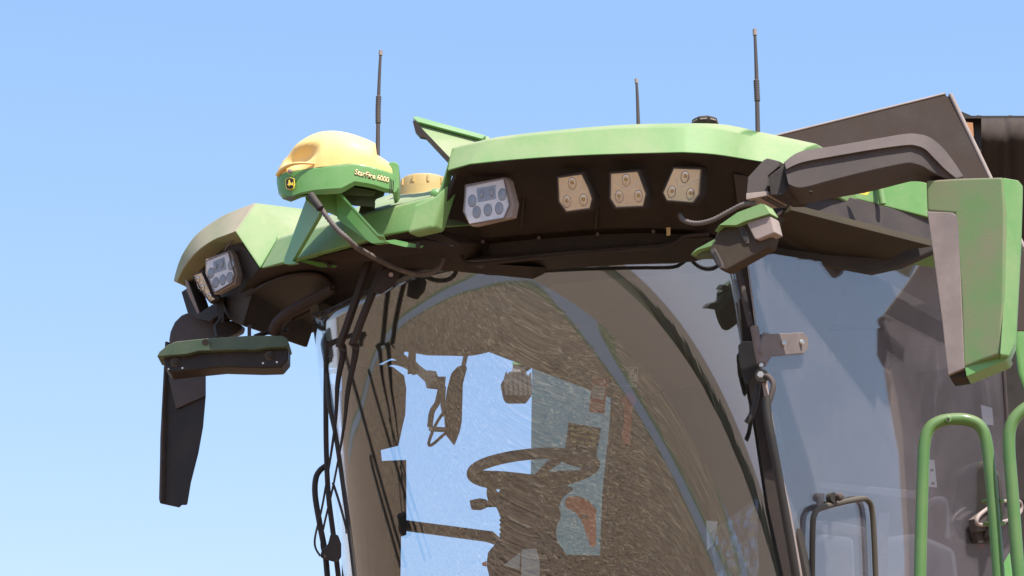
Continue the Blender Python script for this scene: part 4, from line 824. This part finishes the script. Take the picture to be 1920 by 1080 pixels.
for q in ([(1181, 700), (1183, 692), (1186, 690)], [(1190, 693), (1194, 692), (1193, 700), (1189, 699), (1190, 693)], [(1186, 702), (1186, 706)], [(1179, 710), (1186, 710), (1186, 712)], [(1179, 710), (1178, 722), (1184, 722)], [(1183, 716), (1193, 719)], [(1190, 716), (1193, 719), (1189, 722)]):
    tube('pictogram', [V(x, y, 8.796) for x, y in q], .002, PRINT, ps, seg=5)
# plastic sheet over the seat
rows = []
for i in range(14):
    u = i / 13; r_ = []
    for j in range(14):
        v_ = j / 13; x = 1330 + 90 * u * (1 - .2 * v_) + 20 * v_ ; y = 1000 + 120 * v_ - 70 * u * (1 - v_)
        r_.append(V(x + random.uniform(-2, 2), y, 7.9 + random.uniform(-.03, .03)))
    rows.append(r_)
SHEET = glass('clear_plastic_sheet', .12, (.85, .87, .88), .10, (.6, .6, .6), 6)
loft('plastic_sheet', rows, SHEET, CO, closed=False, caps=False, solid=.001, wn_=False, angle=20)

# ---- wipers, tubes and motor at the left edge of the windscreen
for pts, wd in (([(693, 488), (668, 560), (650, 612), (636, 650)], .012), ([(722, 492), (700, 545), (678, 600), (661, 646)], .012)):
    pth = [V(x, y, 7.3 + (722 - x) * .0012) for x, y in pts]; rows = []
    for p in pth: rows.append([p + Vector((-wd * 1.2, 0, 0)), p + Vector((wd * .3, -.012, 0)), p + Vector((wd * 1.2, 0, 0)), p + Vector((0, .02, 0))])
    loft('wiper_arm', rows, UNDER, CO, bevel=.002)
for pts in ([(641, 648), (643, 665), (633, 720), (628, 800), (606, 940), (590, 1014), (600, 1042)], [(666, 645), (666, 665), (652, 735), (645, 800), (626, 905), (603, 1010), (610, 1046)]):
    pth = [V(x, y, 7.42 + (660 - x) * .001) for x, y in pts]
    tube('wiper_arm', pth, lambda t: .0145 - .011 * min(1, t * 1.7), UNDER, CO, smoothp=6, seg=8)
for x, y in ((642, 654), (665, 651)): tube('arm_spring_pin', [V(x - 7, y - 4, 7.38), V(x + 5, y + 4, 7.38)], .004, RUBBER, CO, seg=8)
tube('wiper_blade', [V(x, y, 7.5) for x, y in [(613, 700), (618, 760), (630, 820), (646, 930), (658, 1020), (668, 1110)]], .0075, RUBBER, CO, smoothp=5, seg=8)
tube('wiper_blade', [V(x, y, 7.46) for x, y in [(627, 800), (640, 880), (652, 960), (664, 1060), (670, 1110)]], .0045, RUBBER, CO, smoothp=5, seg=8)
tube('blade_link', [V(x, y, 7.46) for x, y in [(624, 905), (634, 935), (648, 985), (650, 1000)]], .004, RUBBER, CO, smoothp=5, seg=8)
tube('mirror_pole', [V(x, y, 7.62) for x, y in [(613, 872), (600, 882), (592, 898), (591, 930), (600, 985), (610, 1040), (616, 1110)]], .0095, BLACK, CO, smoothp=6)
tube('mirror_pole', [V(x, y, 7.6) for x, y in [(612, 640), (611, 760), (612, 850), (616, 930), (626, 1010), (638, 1110)]], .0085, BLACK, CO, smoothp=6)
slab('wiper_motor', [(620, 1000), (634, 1003), (640, 1020), (640, 1045), (632, 1055), (620, 1052), (600, 1045), (602, 1035), (615, 1020)], PY(7.5), .06, BLACK, CO, bevel=.006)
slab('pillar_end', [(604, 600), (640, 596), (640, 612), (606, 624)], PY(7.95), .04, UNDER, CO)
slab('wiper_bracket', [(608, 650), (625, 636), (665, 622), (668, 630), (640, 640), (612, 655)], PY(7.5), .02, UNDER, CO, bevel=.003)
slab('arm_hub', [(718, 505), (742, 500), (750, 516), (740, 535), (715, 552), (700, 548)], PY(7.25), .05, UNDER, CO, bevel=.006)
disc('hub_bolt', V(733, 515, 7.24), Vector((0, -1, -.3)), .008, .006, GREYL, CO, seg=6)
